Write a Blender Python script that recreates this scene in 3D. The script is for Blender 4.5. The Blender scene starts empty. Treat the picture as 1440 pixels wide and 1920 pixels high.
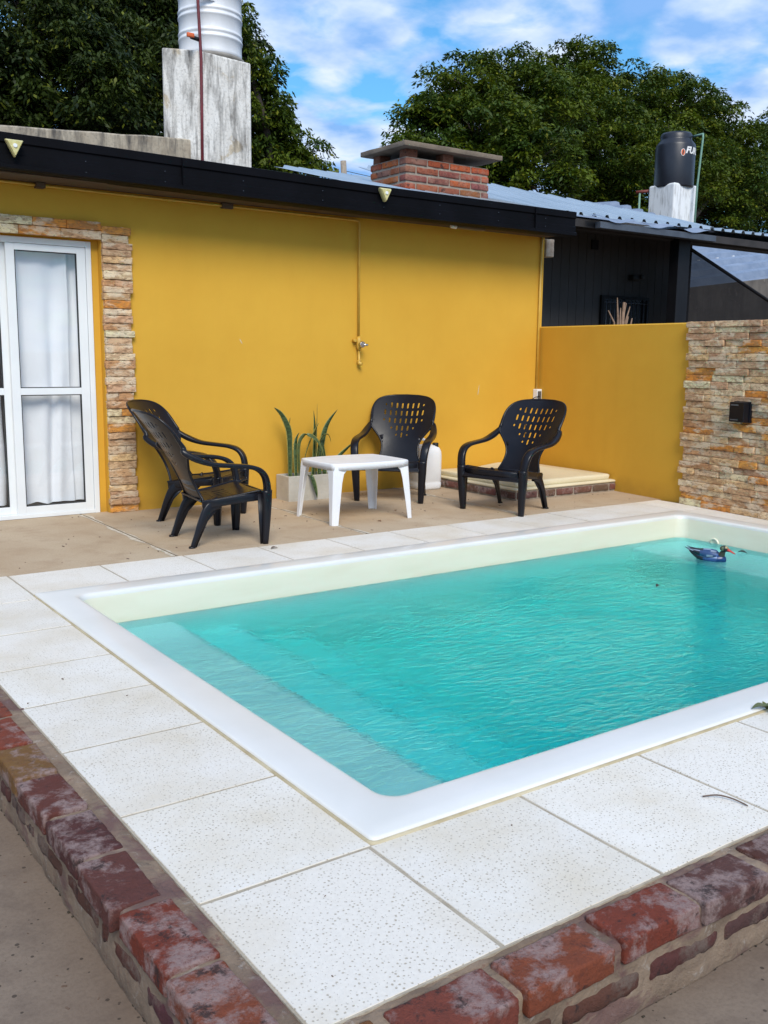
import bpy, bmesh, math, random
import numpy as np
from mathutils import Vector, Matrix, noise
R = math.radians
PI = math.pi
scene = bpy.context.scene
col = scene.collection
rnd = random.Random(7)

# ------------------------------------------------------------------ camera, sky, sun, exposure
cam_d = bpy.data.cameras.new('camera')
cam = bpy.data.objects.new('camera', cam_d)
col.objects.link(cam)
yaw, pitch, roll, foc = 0.6157184, 0.1628688, 0.0114958, 1809.86
fw = Vector((math.sin(yaw)*math.cos(pitch), math.cos(yaw)*math.cos(pitch), -math.sin(pitch)))
rt = Vector((math.cos(yaw), -math.sin(yaw), 0)); up = rt.cross(fw)
rt2 = rt*math.cos(roll)+up*math.sin(roll); up2 = -rt*math.sin(roll)+up*math.cos(roll)
cam.matrix_world = Matrix(((rt2.x, up2.x, -fw.x, 0), (rt2.y, up2.y, -fw.y, 0), (rt2.z, up2.z, -fw.z, 1.2), (0, 0, 0, 1)))
cam_d.sensor_fit = 'HORIZONTAL'; cam_d.sensor_width = 36.0; cam_d.lens = 36.0*foc/1440.0
cam_d.clip_start = 0.05; cam_d.clip_end = 3000
scene.camera = cam

SUN_EL, SUN_AZ = R(42), R(203)          # azimuth of the sun clockwise from +Y
w = bpy.data.worlds.new('World'); scene.world = w; w.use_nodes = True
nt = w.node_tree; nt.nodes.clear()
def N(t, kind, **kw):
    n = t.nodes.new(kind)
    for k, v in kw.items(): setattr(n, k, v)
    return n
sky = N(nt, 'ShaderNodeTexSky', sky_type='NISHITA', sun_disc=False, sun_elevation=SUN_EL, sun_rotation=SUN_AZ)
sky.air_density = 1.3; sky.dust_density = 0.3; sky.ozone_density = 2.5
tc = N(nt, 'ShaderNodeTexCoord')
sep = N(nt, 'ShaderNodeSeparateXYZ'); nt.links.new(tc.outputs['Generated'], sep.inputs[0])
add = N(nt, 'ShaderNodeMath', operation='ADD'); add.inputs[1].default_value = 0.22; nt.links.new(sep.outputs[2], add.inputs[0])
mx = N(nt, 'ShaderNodeMath', operation='MAXIMUM'); mx.inputs[1].default_value = 0.05; nt.links.new(add.outputs[0], mx.inputs[0])
dv = N(nt, 'ShaderNodeVectorMath', operation='DIVIDE'); nt.links.new(tc.outputs['Generated'], dv.inputs[0]); nt.links.new(mx.outputs[0], dv.inputs[1])
n1 = N(nt, 'ShaderNodeTexNoise'); n1.inputs['Scale'].default_value = 5.0; n1.inputs['Detail'].default_value = 8; n1.inputs['Roughness'].default_value = 0.5
n1.inputs['Distortion'].default_value = 0.25
nt.links.new(dv.outputs[0], n1.inputs['Vector'])
cr = N(nt, 'ShaderNodeValToRGB'); cr.color_ramp.elements[0].position = 0.37; cr.color_ramp.elements[1].position = 0.52
nt.links.new(n1.outputs['Fac'], cr.inputs[0])
n2 = N(nt, 'ShaderNodeTexNoise'); n2.inputs['Scale'].default_value = 5.5; n2.inputs['Detail'].default_value = 5
nt.links.new(dv.outputs[0], n2.inputs['Vector'])
cc = N(nt, 'ShaderNodeValToRGB')
cc.color_ramp.elements[0].position = 0.38; cc.color_ramp.elements[0].color = (2.5, 4.9, 9.2, 1)
cc.color_ramp.elements[1].position = 0.62; cc.color_ramp.elements[1].color = (7.6, 8.8, 10.8, 1)
nt.links.new(n2.outputs['Fac'], cc.inputs[0])
tint = N(nt, 'ShaderNodeMix', data_type='RGBA', blend_type='MULTIPLY'); tint.inputs[0].default_value = 1
tint.inputs[7].default_value = (0.6, 1.2, 1.6, 1); nt.links.new(sky.outputs[0], tint.inputs[6])
mxs = N(nt, 'ShaderNodeMix', data_type='RGBA')
nt.links.new(cr.outputs[0], mxs.inputs[0]); nt.links.new(tint.outputs[2], mxs.inputs[6]); nt.links.new(cc.outputs[0], mxs.inputs[7])
bg = N(nt, 'ShaderNodeBackground'); bg.inputs[1].default_value = 0.085
nt.links.new(mxs.outputs[2], bg.inputs[0])
ow = N(nt, 'ShaderNodeOutputWorld'); nt.links.new(bg.outputs[0], ow.inputs[0])

sd = bpy.data.lights.new('sun', 'SUN'); sd.energy = 2.7; sd.angle = R(28); sd.color = (1.0, 0.94, 0.84)
so = bpy.data.objects.new('sun', sd); col.objects.link(so)
tosun = Vector((math.sin(SUN_AZ)*math.cos(SUN_EL), math.cos(SUN_AZ)*math.cos(SUN_EL), math.sin(SUN_EL)))
so.rotation_euler = tosun.to_track_quat('Z', 'Y').to_euler(); so.location = (0, -5, 12)
scene.view_settings.view_transform = 'Standard'; scene.view_settings.look = 'None'
scene.view_settings.exposure = 0.3; scene.view_settings.gamma = 1.0
scene.render.engine = 'CYCLES'
scene.cycles.use_denoising = True
scene.cycles.max_bounces = 12; scene.cycles.volume_bounces = 3; scene.cycles.transmission_bounces = 8; scene.cycles.transparent_max_bounces = 12
scene.cycles.caustics_refractive = True; scene.cycles.caustics_reflective = False
scene.cycles.sample_clamp_indirect = 6

# ------------------------------------------------------------------ materials
def principled(name):
    m = bpy.data.materials.new(name); m.use_nodes = True
    t = m.node_tree; b = t.nodes['Principled BSDF']
    return m, t, b
def noise_node(t, vec, scale, detail=4, rough=0.55, dist=0.0):
    n = N(t, 'ShaderNodeTexNoise'); n.inputs['Scale'].default_value = scale; n.inputs['Detail'].default_value = detail
    n.inputs['Roughness'].default_value = rough; n.inputs['Distortion'].default_value = dist
    if vec is not None: t.links.new(vec, n.inputs['Vector'])
    return n
def ramp(t, fac, stops):
    r = N(t, 'ShaderNodeValToRGB'); e = r.color_ramp.elements
    while len(e) < len(stops): e.new(0.5)
    for i, (p, c) in enumerate(stops):
        e[i].position = p; e[i].color = (c, c, c, 1) if isinstance(c, (int, float)) else (*c, 1)
    t.links.new(fac, r.inputs[0]); return r.outputs[0]
def mixc(t, fac, a, b, mode='MIX'):
    n = N(t, 'ShaderNodeMix', data_type='RGBA', blend_type=mode)
    if isinstance(fac, (int, float)): n.inputs[0].default_value = fac
    else: t.links.new(fac, n.inputs[0])
    for k, v in ((6, a), (7, b)):
        if isinstance(v, tuple): n.inputs[k].default_value = (*v, 1)
        else: t.links.new(v, n.inputs[k])
    return n.outputs[2]
def bump(t, b, height, strength, dist=0.01, prev=None):
    n = N(t, 'ShaderNodeBump'); n.inputs['Strength'].default_value = strength; n.inputs['Distance'].default_value = dist
    t.links.new(height, n.inputs['Height'])
    if prev is not None: t.links.new(prev, n.inputs['Normal'])
    t.links.new(n.outputs[0], b.inputs['Normal']); return n.outputs[0]
def coords(t, scale=None):
    c = N(t, 'ShaderNodeTexCoord').outputs['Object']
    if scale:
        mp = N(t, 'ShaderNodeMapping'); mp.inputs['Scale'].default_value = scale; t.links.new(c, mp.inputs[0]); c = mp.outputs[0]
    return c
def simple(name, c1, c2=None, scale=6, rough=0.6, bs=0.0, bscale=60, metal=0.0, stretch=None, lo=0.35, hi=0.65, spec=None, bd=0.01, attr=False):
    m, t, b = principled(name)
    v = coords(t, stretch)
    c2 = c2 or tuple(x*0.8 for x in c1)
    n = noise_node(t, v, scale, 6)
    o = mixc(t, ramp(t, n.outputs[0], [(lo, 0.0), (hi, 1.0)]), c1, c2)
    if attr:
        a = N(t, 'ShaderNodeAttribute'); a.attribute_name = 'Col'
        o = mixc(t, 1.0, o, a.outputs['Color'], 'MULTIPLY')
    t.links.new(o, b.inputs['Base Color'])
    b.inputs['Roughness'].default_value = rough; b.inputs['Metallic'].default_value = metal
    if spec is not None: b.inputs['Specular IOR Level'].default_value = spec
    if bs: bump(t, b, noise_node(t, coords(t), bscale, 5).outputs[0], bs, bd)
    return m
M = {}
# painted yellow render: slightly mottled, roller texture, grime near the foot
def yellow_paint():
    m, t, b = principled('yellow_wall_paint'); v = coords(t)
    a = noise_node(t, v, 1.1, 6, 0.6)
    o = mixc(t, ramp(t, a.outputs[0], [(0.3, 0.0), (0.7, 1.0)]), (0.66, 0.372, 0.043), (0.60, 0.325, 0.034))
    v2 = coords(t, (6, 6, 0.7)); a2 = noise_node(t, v2, 1.6, 6, 0.65)
    o = mixc(t, ramp(t, a2.outputs[0], [(0.50, 0.0), (0.8, 0.08)]), o, (0.44, 0.24, 0.03))
    s = N(t, 'ShaderNodeSeparateXYZ'); t.links.new(v, s.inputs[0])
    mr = N(t, 'ShaderNodeMapRange'); mr.inputs[1].default_value = 0.0; mr.inputs[2].default_value = 0.16; mr.inputs[3].default_value = 0.75; mr.inputs[4].default_value = 0.0
    t.links.new(s.outputs[2], mr.inputs[0])
    a3 = noise_node(t, v, 9, 5); mu = N(t, 'ShaderNodeMath', operation='MULTIPLY'); t.links.new(mr.outputs[0], mu.inputs[0]); t.links.new(a3.outputs[0], mu.inputs[1])
    o = mixc(t, mu.outputs[0], o, (0.30, 0.16, 0.03))
    t.links.new(o, b.inputs['Base Color']); b.inputs['Roughness'].default_value = 0.78; b.inputs['Specular IOR Level'].default_value = 0.25
    n1_ = noise_node(t, v, 160, 4, 0.6); n2_ = noise_node(t, v, 5, 4)
    p = bump(t, b, n1_.outputs[0], 0.22, 0.004); bump(t, b, n2_.outputs[0], 0.35, 0.01, p)
    return m
M['yellow'] = yellow_paint()
M['yellow_pipe'] = simple('yellow_pipe_paint', (0.62, 0.38, 0.06), (0.55, 0.32, 0.04), 20, 0.45, 0.1, 200)
# white pitted paving slabs
def paver():
    m, t, b = principled('pitted_white_paver'); v = coords(t)
    at = N(t, 'ShaderNodeAttribute'); at.attribute_name = 'Col'
    big = noise_node(t, v, 2.3, 6, 0.6)
    o = mixc(t, ramp(t, big.outputs[0], [(0.42, 0.0), (0.68, 0.7)]), (0.76, 0.725, 0.665), (0.62, 0.54, 0.41))
    fine = noise_node(t, v, 70, 5, 0.7)
    o = mixc(t, ramp(t, fine.outputs[0], [(0.35, 0.22), (0.6, 0.0)]), o, (0.55, 0.51, 0.45))
    o = mixc(t, 1.0, o, at.outputs['Color'], 'MULTIPLY')
    vo = N(t, 'ShaderNodeTexVoronoi'); vo.inputs['Scale'].default_value = 84; vo.inputs['Randomness'].default_value = 0.95
    wob = noise_node(t, v, 110, 2); wm = N(t, 'ShaderNodeVectorMath', operation='MULTIPLY_ADD')
    t.links.new(wob.outputs['Color'], wm.inputs[0]); wm.inputs[1].default_value = (0.004, 0.004, 0); t.links.new(v, wm.inputs[2])
    fl = N(t, 'ShaderNodeVectorMath', operation='MULTIPLY'); fl.inputs[1].default_value = (1, 1, 0.0); t.links.new(wm.outputs[0], fl.inputs[0])
    t.links.new(fl.outputs[0], vo.inputs['Vector']); vo.voronoi_dimensions = '2D'
    # pit size from the cell's own random colour
    sz = N(t, 'ShaderNodeSeparateXYZ'); t.links.new(vo.outputs['Color'], sz.inputs[0])
    mr = N(t, 'ShaderNodeMapRange'); mr.inputs[1].default_value = 0; mr.inputs[2].default_value = 1; mr.inputs[3].default_value = 0.03; mr.inputs[4].default_value = 0.235
    dens = noise_node(t, v, 3.5, 3); dm = N(t, 'ShaderNodeMath', operation='MULTIPLY'); t.links.new(sz.outputs[0], dm.inputs[0])
    dr = N(t, 'ShaderNodeMapRange'); dr.inputs[1].default_value = 0.35; dr.inputs[2].default_value = 0.6; dr.inputs[3].default_value = 0.7; dr.inputs[4].default_value = 1.05
    t.links.new(dens.outputs[0], dr.inputs[0]); t.links.new(dr.outputs[0], dm.inputs[1])
    t.links.new(dm.outputs[0], mr.inputs[0])
    sb = N(t, 'ShaderNodeMath', operation='SUBTRACT'); t.links.new(mr.outputs[0], sb.inputs[0]); t.links.new(vo.outputs['Distance'], sb.inputs[1])
    pit = ramp(t, sb.outputs[0], [(0.0, 0.0), (0.03, 1.0)])
    depthcol = ramp(t, sb.outputs[0], [(0.0, (0.62, 0.58, 0.50)), (0.14, (0.40, 0.34, 0.26))])
    o = mixc(t, pit, o, depthcol)
    t.links.new(o, b.inputs['Base Color']); b.inputs['Roughness'].default_value = 0.8; b.inputs['Specular IOR Level'].default_value = 0.3
    inv = N(t, 'ShaderNodeMath', operation='SUBTRACT'); inv.inputs[0].default_value = 1; t.links.new(pit, inv.inputs[1])
    p = bump(t, b, fine.outputs[0], 0.25, 0.002); bump(t, b, inv.outputs[0], 0.8, 0.004, p)
    return m
M['paver'] = paver()
M['grout'] = simple('sandy_grout', (0.44, 0.385, 0.30), (0.33, 0.28, 0.21), 14, 0.9, 0.4, 120)
def concrete(name, a, bb, c, spots, sc=1.0):
    m, t, b = principled(name); v = coords(t)
    n = noise_node(t, v, 1.3*sc, 7, 0.62, 0.3); n2 = noise_node(t, v, 5*sc, 6, 0.6); n3 = noise_node(t, v, 90, 5, 0.7)
    o = mixc(t, ramp(t, n.outputs[0], [(0.32, 0.0), (0.66, 1.0)]), a, bb)
    o = mixc(t, ramp(t, n2.outputs[0], [(0.5, 0.0), (0.72, 0.6)]), o, c)
    o = mixc(t, ramp(t, n3.outputs[0], [(0.3, 0.35), (0.55, 0.0)]), o, tuple(x*0.55 for x in a))
    vo = N(t, 'ShaderNodeTexVoronoi'); vo.inputs['Scale'].default_value = 55; t.links.new(v, vo.inputs['Vector'])
    sx = N(t, 'ShaderNodeSeparateXYZ'); t.links.new(vo.outputs['Color'], sx.inputs[0])
    pw = N(t, 'ShaderNodeMath', operation='POWER'); pw.inputs[1].default_value = 5; t.links.new(sx.outputs[0], pw.inputs[0])
    ml = N(t, 'ShaderNodeMath', operation='MULTIPLY'); ml.inputs[1].default_value = spots; t.links.new(pw.outputs[0], ml.inputs[0])
    sb = N(t, 'ShaderNodeMath', operation='SUBTRACT'); t.links.new(ml.outputs[0], sb.inputs[0]); t.links.new(vo.outputs['Distance'], sb.inputs[1])
    o = mixc(t, ramp(t, sb.outputs[0], [(0.0, 0.0), (0.05, 0.8)]), o, tuple(x*0.25 for x in a))
    t.links.new(o, b.inputs['Base Color']); b.inputs['Roughness'].default_value = 0.85; b.inputs['Specular IOR Level'].default_value = 0.3
    p = bump(t, b, n3.outputs[0], 0.3, 0.004); bump(t, b, n2.outputs[0], 0.3, 0.01, p)
    return m
M['patio'] = concrete('tan_patio_concrete', (0.43, 0.315, 0.205), (0.52, 0.415, 0.295), (0.36, 0.25, 0.16), 0.14)
M['yard'] = concrete('brown_yard_concrete', (0.165, 0.120, 0.090), (0.215, 0.165, 0.125), (0.125, 0.092, 0.072), 0.36, 2.0)
M['lime'] = simple('lime_smear', (0.66, 0.60, 0.50), (0.50, 0.42, 0.31), 18, 0.9, 0.5, 90)
M['dirt'] = simple('dirt_joint', (0.10, 0.07, 0.04), (0.20, 0.15, 0.09), 25, 0.95)
def gelcoat(name, a, b2, rough, below=None):
    m, t, b = principled(name); v = coords(t)
    n = noise_node(t, coords(t, (1, 1, 5)), 2.2, 5)
    o = mixc(t, ramp(t, n.outputs[0], [(0.4, 0.0), (0.75, 1.0)]), a, b2)
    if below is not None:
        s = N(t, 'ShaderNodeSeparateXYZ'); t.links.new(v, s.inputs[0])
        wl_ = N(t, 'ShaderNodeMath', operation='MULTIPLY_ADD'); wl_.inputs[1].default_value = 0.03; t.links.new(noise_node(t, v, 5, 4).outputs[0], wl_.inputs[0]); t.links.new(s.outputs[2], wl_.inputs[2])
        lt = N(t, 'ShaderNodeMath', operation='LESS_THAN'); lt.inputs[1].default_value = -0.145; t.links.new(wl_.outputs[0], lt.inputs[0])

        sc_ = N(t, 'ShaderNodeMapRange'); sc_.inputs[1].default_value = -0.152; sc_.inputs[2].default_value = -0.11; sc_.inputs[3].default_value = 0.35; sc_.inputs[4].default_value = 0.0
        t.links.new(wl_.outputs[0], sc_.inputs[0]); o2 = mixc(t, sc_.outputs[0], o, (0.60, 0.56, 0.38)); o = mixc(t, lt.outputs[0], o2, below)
    t.links.new(o, b.inputs['Base Color']); b.inputs['Roughness'].default_value = rough
    b.inputs['Coat Weight'].default_value = 0.25; b.inputs['Coat Roughness'].default_value = 0.15
    bump(t, b, noise_node(t, v, 30, 3).outputs[0], 0.04, 0.003)
    return m
M['rim'] = gelcoat('white_pool_gelcoat', (0.71, 0.70, 0.67), (0.64, 0.63, 0.59), 0.34)
M['basin'] = gelcoat('cream_pool_gelcoat', (0.73, 0.70, 0.565), (0.68, 0.645, 0.50), 0.30, (0.82, 0.93, 0.92))  # shell colour lightened below the waterline, painting extra brightness into the water
M['cream'] = gelcoat('cream_fibreglass', (0.72, 0.66, 0.48), (0.64, 0.57, 0.40), 0.4)
def brick_mat(name, light, rubbed):
    m, t, b = principled(name); v = coords(t)
    at = N(t, 'ShaderNodeAttribute'); at.attribute_name = 'Col'
    n = noise_node(t, v, 8.0, 6, 0.7, 0.15); n2 = noise_node(t, v, 13, 7, 0.75, 0.2); n3 = noise_node(t, v, 75, 6, 0.8); n4 = noise_node(t, v, 30, 6, 0.75)
    o = at.outputs['Color']
    o = mixc(t, ramp(t, n4.outputs[0], [(0.42, 0.0), (0.6, 0.6)]), o, mixc(t, 0.5, o, (0.10, 0.03, 0.02)))
    veil = N(t, 'ShaderNodeMath', operation='MULTIPLY')
    t.links.new(ramp(t, n.outputs[0], [(0.48, 0.0), (0.58, rubbed)]), veil.inputs[0]); t.links.new(ramp(t, n3.outputs[0], [(0.38, 0.45), (0.52, 1.0)]), veil.inputs[1])
    o = mixc(t, veil.outputs[0], o, light)
    o = mixc(t, ramp(t, n2.outputs[0], [(0.56, 0.0), (0.63, 0.85)]), o, (0.030, 0.020, 0.020))
    o = mixc(t, ramp(t, n3.outputs[0], [(0.28, 0.9), (0.42, 0.0)]), o, (0.045, 0.025, 0.025))
    t.links.new(o, b.inputs['Base Color']); b.inputs['Roughness'].default_value = 0.82; b.inputs['Specular IOR Level'].default_value = 0.3
    p = bump(t, b, n3.outputs[0], 0.9, 0.006); p = bump(t, b, n4.outputs[0], 0.8, 0.010, p); bump(t, b, n2.outputs[0], 0.5, 0.01, p)
    return m
M['kerb_brick'] = brick_mat('weathered_red_brick', (0.31, 0.225, 0.21), 0.85)
M['washed_brick'] = brick_mat('mortar_washed_brick', (0.15, 0.11, 0.09), 0.9)
M['chim_brick'] = brick_mat('lime_stained_brick', (0.34, 0.19, 0.14), 0.55)
def mortar_mat():
    m, t, b = principled('rough_grey_mortar'); v = coords(t)
    n = noise_node(t, v, 6, 6, 0.65, 0.5); n2 = noise_node(t, v, 22, 6, 0.7, 0.4); n3 = noise_node(t, v, 80, 5, 0.7)
    o = mixc(t, ramp(t, n.outputs[0], [(0.35, 0.0), (0.62, 1.0)]), (0.27, 0.195, 0.135), (0.155, 0.108, 0.075))
    o = mixc(t, ramp(t, n2.outputs[0], [(0.58, 0.0), (0.66, 0.7)]), o, (0.34, 0.29, 0.25)); n5 = noise_node(t, coords(t, (1, 1, 2)), 4.5, 4, 0.6, 0.6); o = mixc(t, ramp(t, n5.outputs[0], [(0.54, 0.0), (0.62, 0.7)]), o, (0.12, 0.055, 0.055))
    o = mixc(t, ramp(t, n2.outputs[0], [(0.3, 0.7), (0.42, 0.0)]), o, (0.13, 0.05, 0.04))
    t.links.new(o, b.inputs['Base Color']); b.inputs['Roughness'].default_value = 0.9
    p = bump(t, b, n3.outputs[0], 0.6, 0.006); bump(t, b, n2.outputs[0], 0.7, 0.012, p)
    return m
M['mortar'] = mortar_mat()
M['mortar_pale'] = simple('pale_mortar', (0.36, 0.31, 0.25), (0.26, 0.21, 0.17), 20, 0.9, 0.6, 80)
M['mortar_top'] = simple('grey_kerb_mortar', (0.28, 0.24, 0.195), (0.15, 0.118, 0.09), 11, 0.9, 0.9, 50)
def stone_mat():
    m, t, b = principled('split_travertine'); v = coords(t, (1, 1, 2.6)); v0 = coords(t)
    at = N(t, 'ShaderNodeAttribute'); at.attribute_name = 'Col'
    n = noise_node(t, v, 13, 7, 0.7, 0.6); n2 = noise_node(t, v, 34, 6, 0.75, 0.4); n3 = noise_node(t, v, 7, 4)
    o = mixc(t, ramp(t, n.outputs[0], [(0.46, 0.0), (0.56, 0.9)]), at.outputs['Color'], mixc(t, 0.65, at.outputs['Color'], (0.27, 0.13, 0.06)))
    o = mixc(t, ramp(t, n3.outputs[0], [(0.50, 0.0), (0.60, 0.65)]), o, (0.74, 0.62, 0.45))
    o = mixc(t, ramp(t, n2.outputs[0], [(0.36, 0.9), (0.45, 0.0)]), o, (0.12, 0.055, 0.025))
    t.links.new(o, b.inputs['Base Color']); b.inputs['Roughness'].default_value = 0.8
    p = bump(t, b, n2.outputs[0], 0.8, 0.008); bump(t, b, n.outputs[0], 0.7, 0.012, p)
    return m
M['stone'] = stone_mat()
M['black_plastic'] = simple('black_moulded_plastic', (0.0065, 0.0065, 0.010), (0.009, 0.009, 0.013), 8, 0.30, 0.05, 260, spec=0.30, bd=0.002)
M['white_plastic'] = simple('white_moulded_plastic', (0.80, 0.81, 0.83), (0.74, 0.75, 0.77), 5, 0.38, 0.08, 200, bd=0.002)
M['fascia'] = simple('black_sheet_metal', (0.0035, 0.0035, 0.0045), (0.005, 0.005, 0.007), 4, 0.5, 0.05, 30, spec=0.06)
M['soffit'] = simple('brown_soffit_board', (0.10, 0.065, 0.04), (0.07, 0.045, 0.03), 6, 0.8)
M['galv'] = simple('galvanised_sheet', (0.52, 0.60, 0.66), (0.42, 0.50, 0.56), 3, 0.38, 0, 10, metal=0.55, stretch=(1, 0.3, 1))
M['galv_dark'] = simple('weathered_blue_grey_sheet', (0.20, 0.25, 0.34), (0.28, 0.33, 0.42), 3, 0.4, 0, metal=0.3)
M['under_roof'] = simple('shade_dark_roof_underside', (0.035, 0.03, 0.03), (0.02, 0.018, 0.018), 5, 0.8)  # shade under the gallery roof is put into this dark colour
M['dark_wall'] = simple('shade_dark_board_wall', (0.052, 0.049, 0.048), (0.042, 0.040, 0.039), 3, 0.8, 0.2, 40)  # boards coloured dark to carry the shade of the gallery
M['dark_metal'] = simple('dark_painted_steel', (0.006, 0.006, 0.008), (0.009, 0.009, 0.011), 6, 0.5, spec=0.2)
M['steel_beam'] = simple('blue_grey_steel_beam', (0.07, 0.085, 0.11), (0.05, 0.06, 0.08), 6, 0.5)
def old_render(name, a, b1, c, dark):
    m, t, b = principled(name); v = coords(t); vs = coords(t, (3, 3, 0.45))
    n = noise_node(t, v, 2.0, 7, 0.62, 0.5); n2 = noise_node(t, vs, 2.6, 7, 0.65, 0.3); n3 = noise_node(t, v, 26, 6, 0.7)
    o = mixc(t, ramp(t, n.outputs[0], [(0.38, 0.0), (0.62, 1.0)]), a, b1)
    o = mixc(t, ramp(t, n.outputs[0], [(0.60, 0.0), (0.64, 0.8)]), o, c)
    o = mixc(t, ramp(t, n2.outputs[0], [(0.46, 0.0), (0.66, dark)]), o, (0.07, 0.062, 0.055))
    o = mixc(t, ramp(t, n3.outputs[0], [(0.3, 0.5), (0.5, 0.0)]), o, (0.12, 0.11, 0.10))
    t.links.new(o, b.inputs['Base Color']); b.inputs['Roughness'].default_value = 0.88
    p = bump(t, b, n3.outputs[0], 0.5, 0.01); bump(t, b, n.outputs[0], 0.5, 0.03, p)
    return m
M['tower'] = old_render('stained_white_render', (0.78, 0.76, 0.72), (0.66, 0.63, 0.58), (0.50, 0.41, 0.28), 0.9)
M['parapet'] = old_render('mouldy_render', (0.46, 0.40, 0.31), (0.30, 0.245, 0.18), (0.62, 0.58, 0.50), 0.95)
M['old_wall'] = old_render('dirty_concrete_wall', (0.16, 0.14, 0.12), (0.10, 0.085, 0.075), (0.22, 0.19, 0.16), 0.6)
M['plinth'] = simple('streaked_white_paint', (0.78, 0.80, 0.82), (0.38, 0.38, 0.38), 5, 0.8, 0.3, 20, stretch=(3, 3, 0.5), lo=0.48, hi=0.78)
M['white_tank'] = simple('weathered_white_tank', (0.84, 0.85, 0.87), (0.68, 0.69, 0.71), 2.5, 0.5, stretch=(1, 1, 0.5))
M['label_scrap'] = simple('torn_white_label', (0.82, 0.84, 0.86), (0.75, 0.77, 0.80), 10, 0.6)
M['black_tank'] = simple('black_tank_plastic', (0.012, 0.014, 0.022), (0.02, 0.022, 0.032), 2, 0.38)
M['letter_white'] = simple('white_lettering', (0.85, 0.85, 0.85), None, 5, 0.6)
M['orange'] = simple('orange_plastic', (0.70, 0.13, 0.03), None, 5, 0.5)
M['green_pipe'] = simple('green_water_pipe', (0.13, 0.27, 0.20), (0.2, 0.33, 0.27), 9, 0.5)
M['red_pipe'] = simple('dark_red_pipe', (0.16, 0.012, 0.018), (0.11, 0.01, 0.014), 9, 0.5)
M['aluminium'] = simple('white_powder_coated_aluminium', (0.78, 0.80, 0.80), (0.73, 0.75, 0.76), 3, 0.35)
def curtain_mat():
    m, t, b = principled('white_curtain_cloth')
    b.inputs['Base Color'].default_value = (0.82, 0.83, 0.86, 1); b.inputs['Roughness'].default_value = 0.9
    bump(t, b, noise_node(t, coords(t), 7, 4).outputs[0], 0.25, 0.02)
    return m
M['curtain'] = curtain_mat()
def glass_pane():
    m, t, b = principled('window_glass'); t.nodes.remove(b)
    g = N(t, 'ShaderNodeBsdfGlossy'); g.inputs['Roughness'].default_value = 0.03; g.inputs['Color'].default_value = (1, 1, 1, 1)
    tr = N(t, 'ShaderNodeBsdfTransparent'); tr.inputs['Color'].default_value = (0.97, 0.98, 0.98, 1)
    lw_ = N(t, 'ShaderNodeLayerWeight'); lw_.inputs[0].default_value = 0.5
    pw = N(t, 'ShaderNodeMath', operation='POWER'); pw.inputs[1].default_value = 4; t.links.new(lw_.outputs['Facing'], pw.inputs[0])
    fr = N(t, 'ShaderNodeMath', operation='MULTIPLY_ADD'); fr.inputs[1].default_value = 0.9; fr.inputs[2].default_value = 0.07; t.links.new(pw.outputs[0], fr.inputs[0])
    mix = N(t, 'ShaderNodeMixShader'); t.links.new(fr.outputs[0], mix.inputs[0]); t.links.new(tr.outputs[0], mix.inputs[1]); t.links.new(g.outputs[0], mix.inputs[2])
    t.links.new(mix.outputs[0], t.nodes['Material Output'].inputs[0]); return m
M['glass'] = glass_pane()
def net_mat():
    m, t, b = principled('black_shade_net'); t.nodes.remove(b)
    d = N(t, 'ShaderNodeBsdfDiffuse'); d.inputs[0].default_value = (0.012, 0.012, 0.014, 1)
    tr = N(t, 'ShaderNodeBsdfTransparent')
    mix = N(t, 'ShaderNodeMixShader'); mix.inputs[0].default_value = 0.85
    t.links.new(tr.outputs[0], mix.inputs[1]); t.links.new(d.outputs[0], mix.inputs[2])
    t.links.new(mix.outputs[0], t.nodes['Material Output'].inputs[0]); return m
M['net'] = net_mat()
M['chrome'] = simple('chromed_brass', (0.75, 0.73, 0.7), None, 4, 0.18, metal=1.0)
M['lamp_lens'] = simple('yellowed_lamp_lens', (0.62, 0.56, 0.28), (0.50, 0.44, 0.16), 30, 0.35, 0.2, 60)
M['pale_plaster'] = simple('pale_plaster', (0.62, 0.52, 0.36))
M['rubber'] = simple('black_rubber', (0.01, 0.01, 0.01), None, 6, 0.5)
M['planter'] = simple('cast_concrete_planter', (0.42, 0.39, 0.33), (0.50, 0.47, 0.41), 6, 0.85, 0.3, 60)
M['soil'] = simple('potting_soil', (0.05, 0.035, 0.025), None, 30, 0.95, 0.8, 40)
M['twig'] = simple('dry_twig', (0.10, 0.06, 0.04), (0.16, 0.11, 0.08), 40, 0.9)
M['dry_plant'] = simple('dry_stalks', (0.30, 0.20, 0.14), (0.2, 0.13, 0.09), 20, 0.9)
M['bark'] = simple('tree_bark', (0.06, 0.045, 0.035), (0.035, 0.028, 0.022), 8, 0.9, 0.6, 20)
def vcol_mat(name, rough, spec=0.4, wave=False, translucent=False):
    m, t, b = principled(name)
    at = N(t, 'ShaderNodeAttribute'); at.attribute_name = 'Col'; o = at.outputs['Color']
    if wave:
        n = noise_node(t, coords(t, (8, 8, 55)), 1.0, 3, 0.6, 0.8)
        o = mixc(t, ramp(t, n.outputs[0], [(0.48, 0.0), (0.56, 0.7)]), o, (0.085, 0.13, 0.05))
    t.links.new(o, b.inputs['Base Color']); b.inputs['Roughness'].default_value = rough; b.inputs['Specular IOR Level'].default_value = spec
    if translucent:
        tl = N(t, 'ShaderNodeBsdfTranslucent'); t.links.new(o, tl.inputs[0])
        mix = N(t, 'ShaderNodeMixShader'); mix.inputs[0].default_value = 0.28
        t.links.new(b.outputs[0], mix.inputs[1]); t.links.new(tl.outputs[0], mix.inputs[2])
        t.links.new(mix.outputs[0], t.nodes['Material Output'].inputs[0])
    return m
M['leaf'] = vcol_mat('tree_leaves', 0.55, 0.25, translucent=True)
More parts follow.
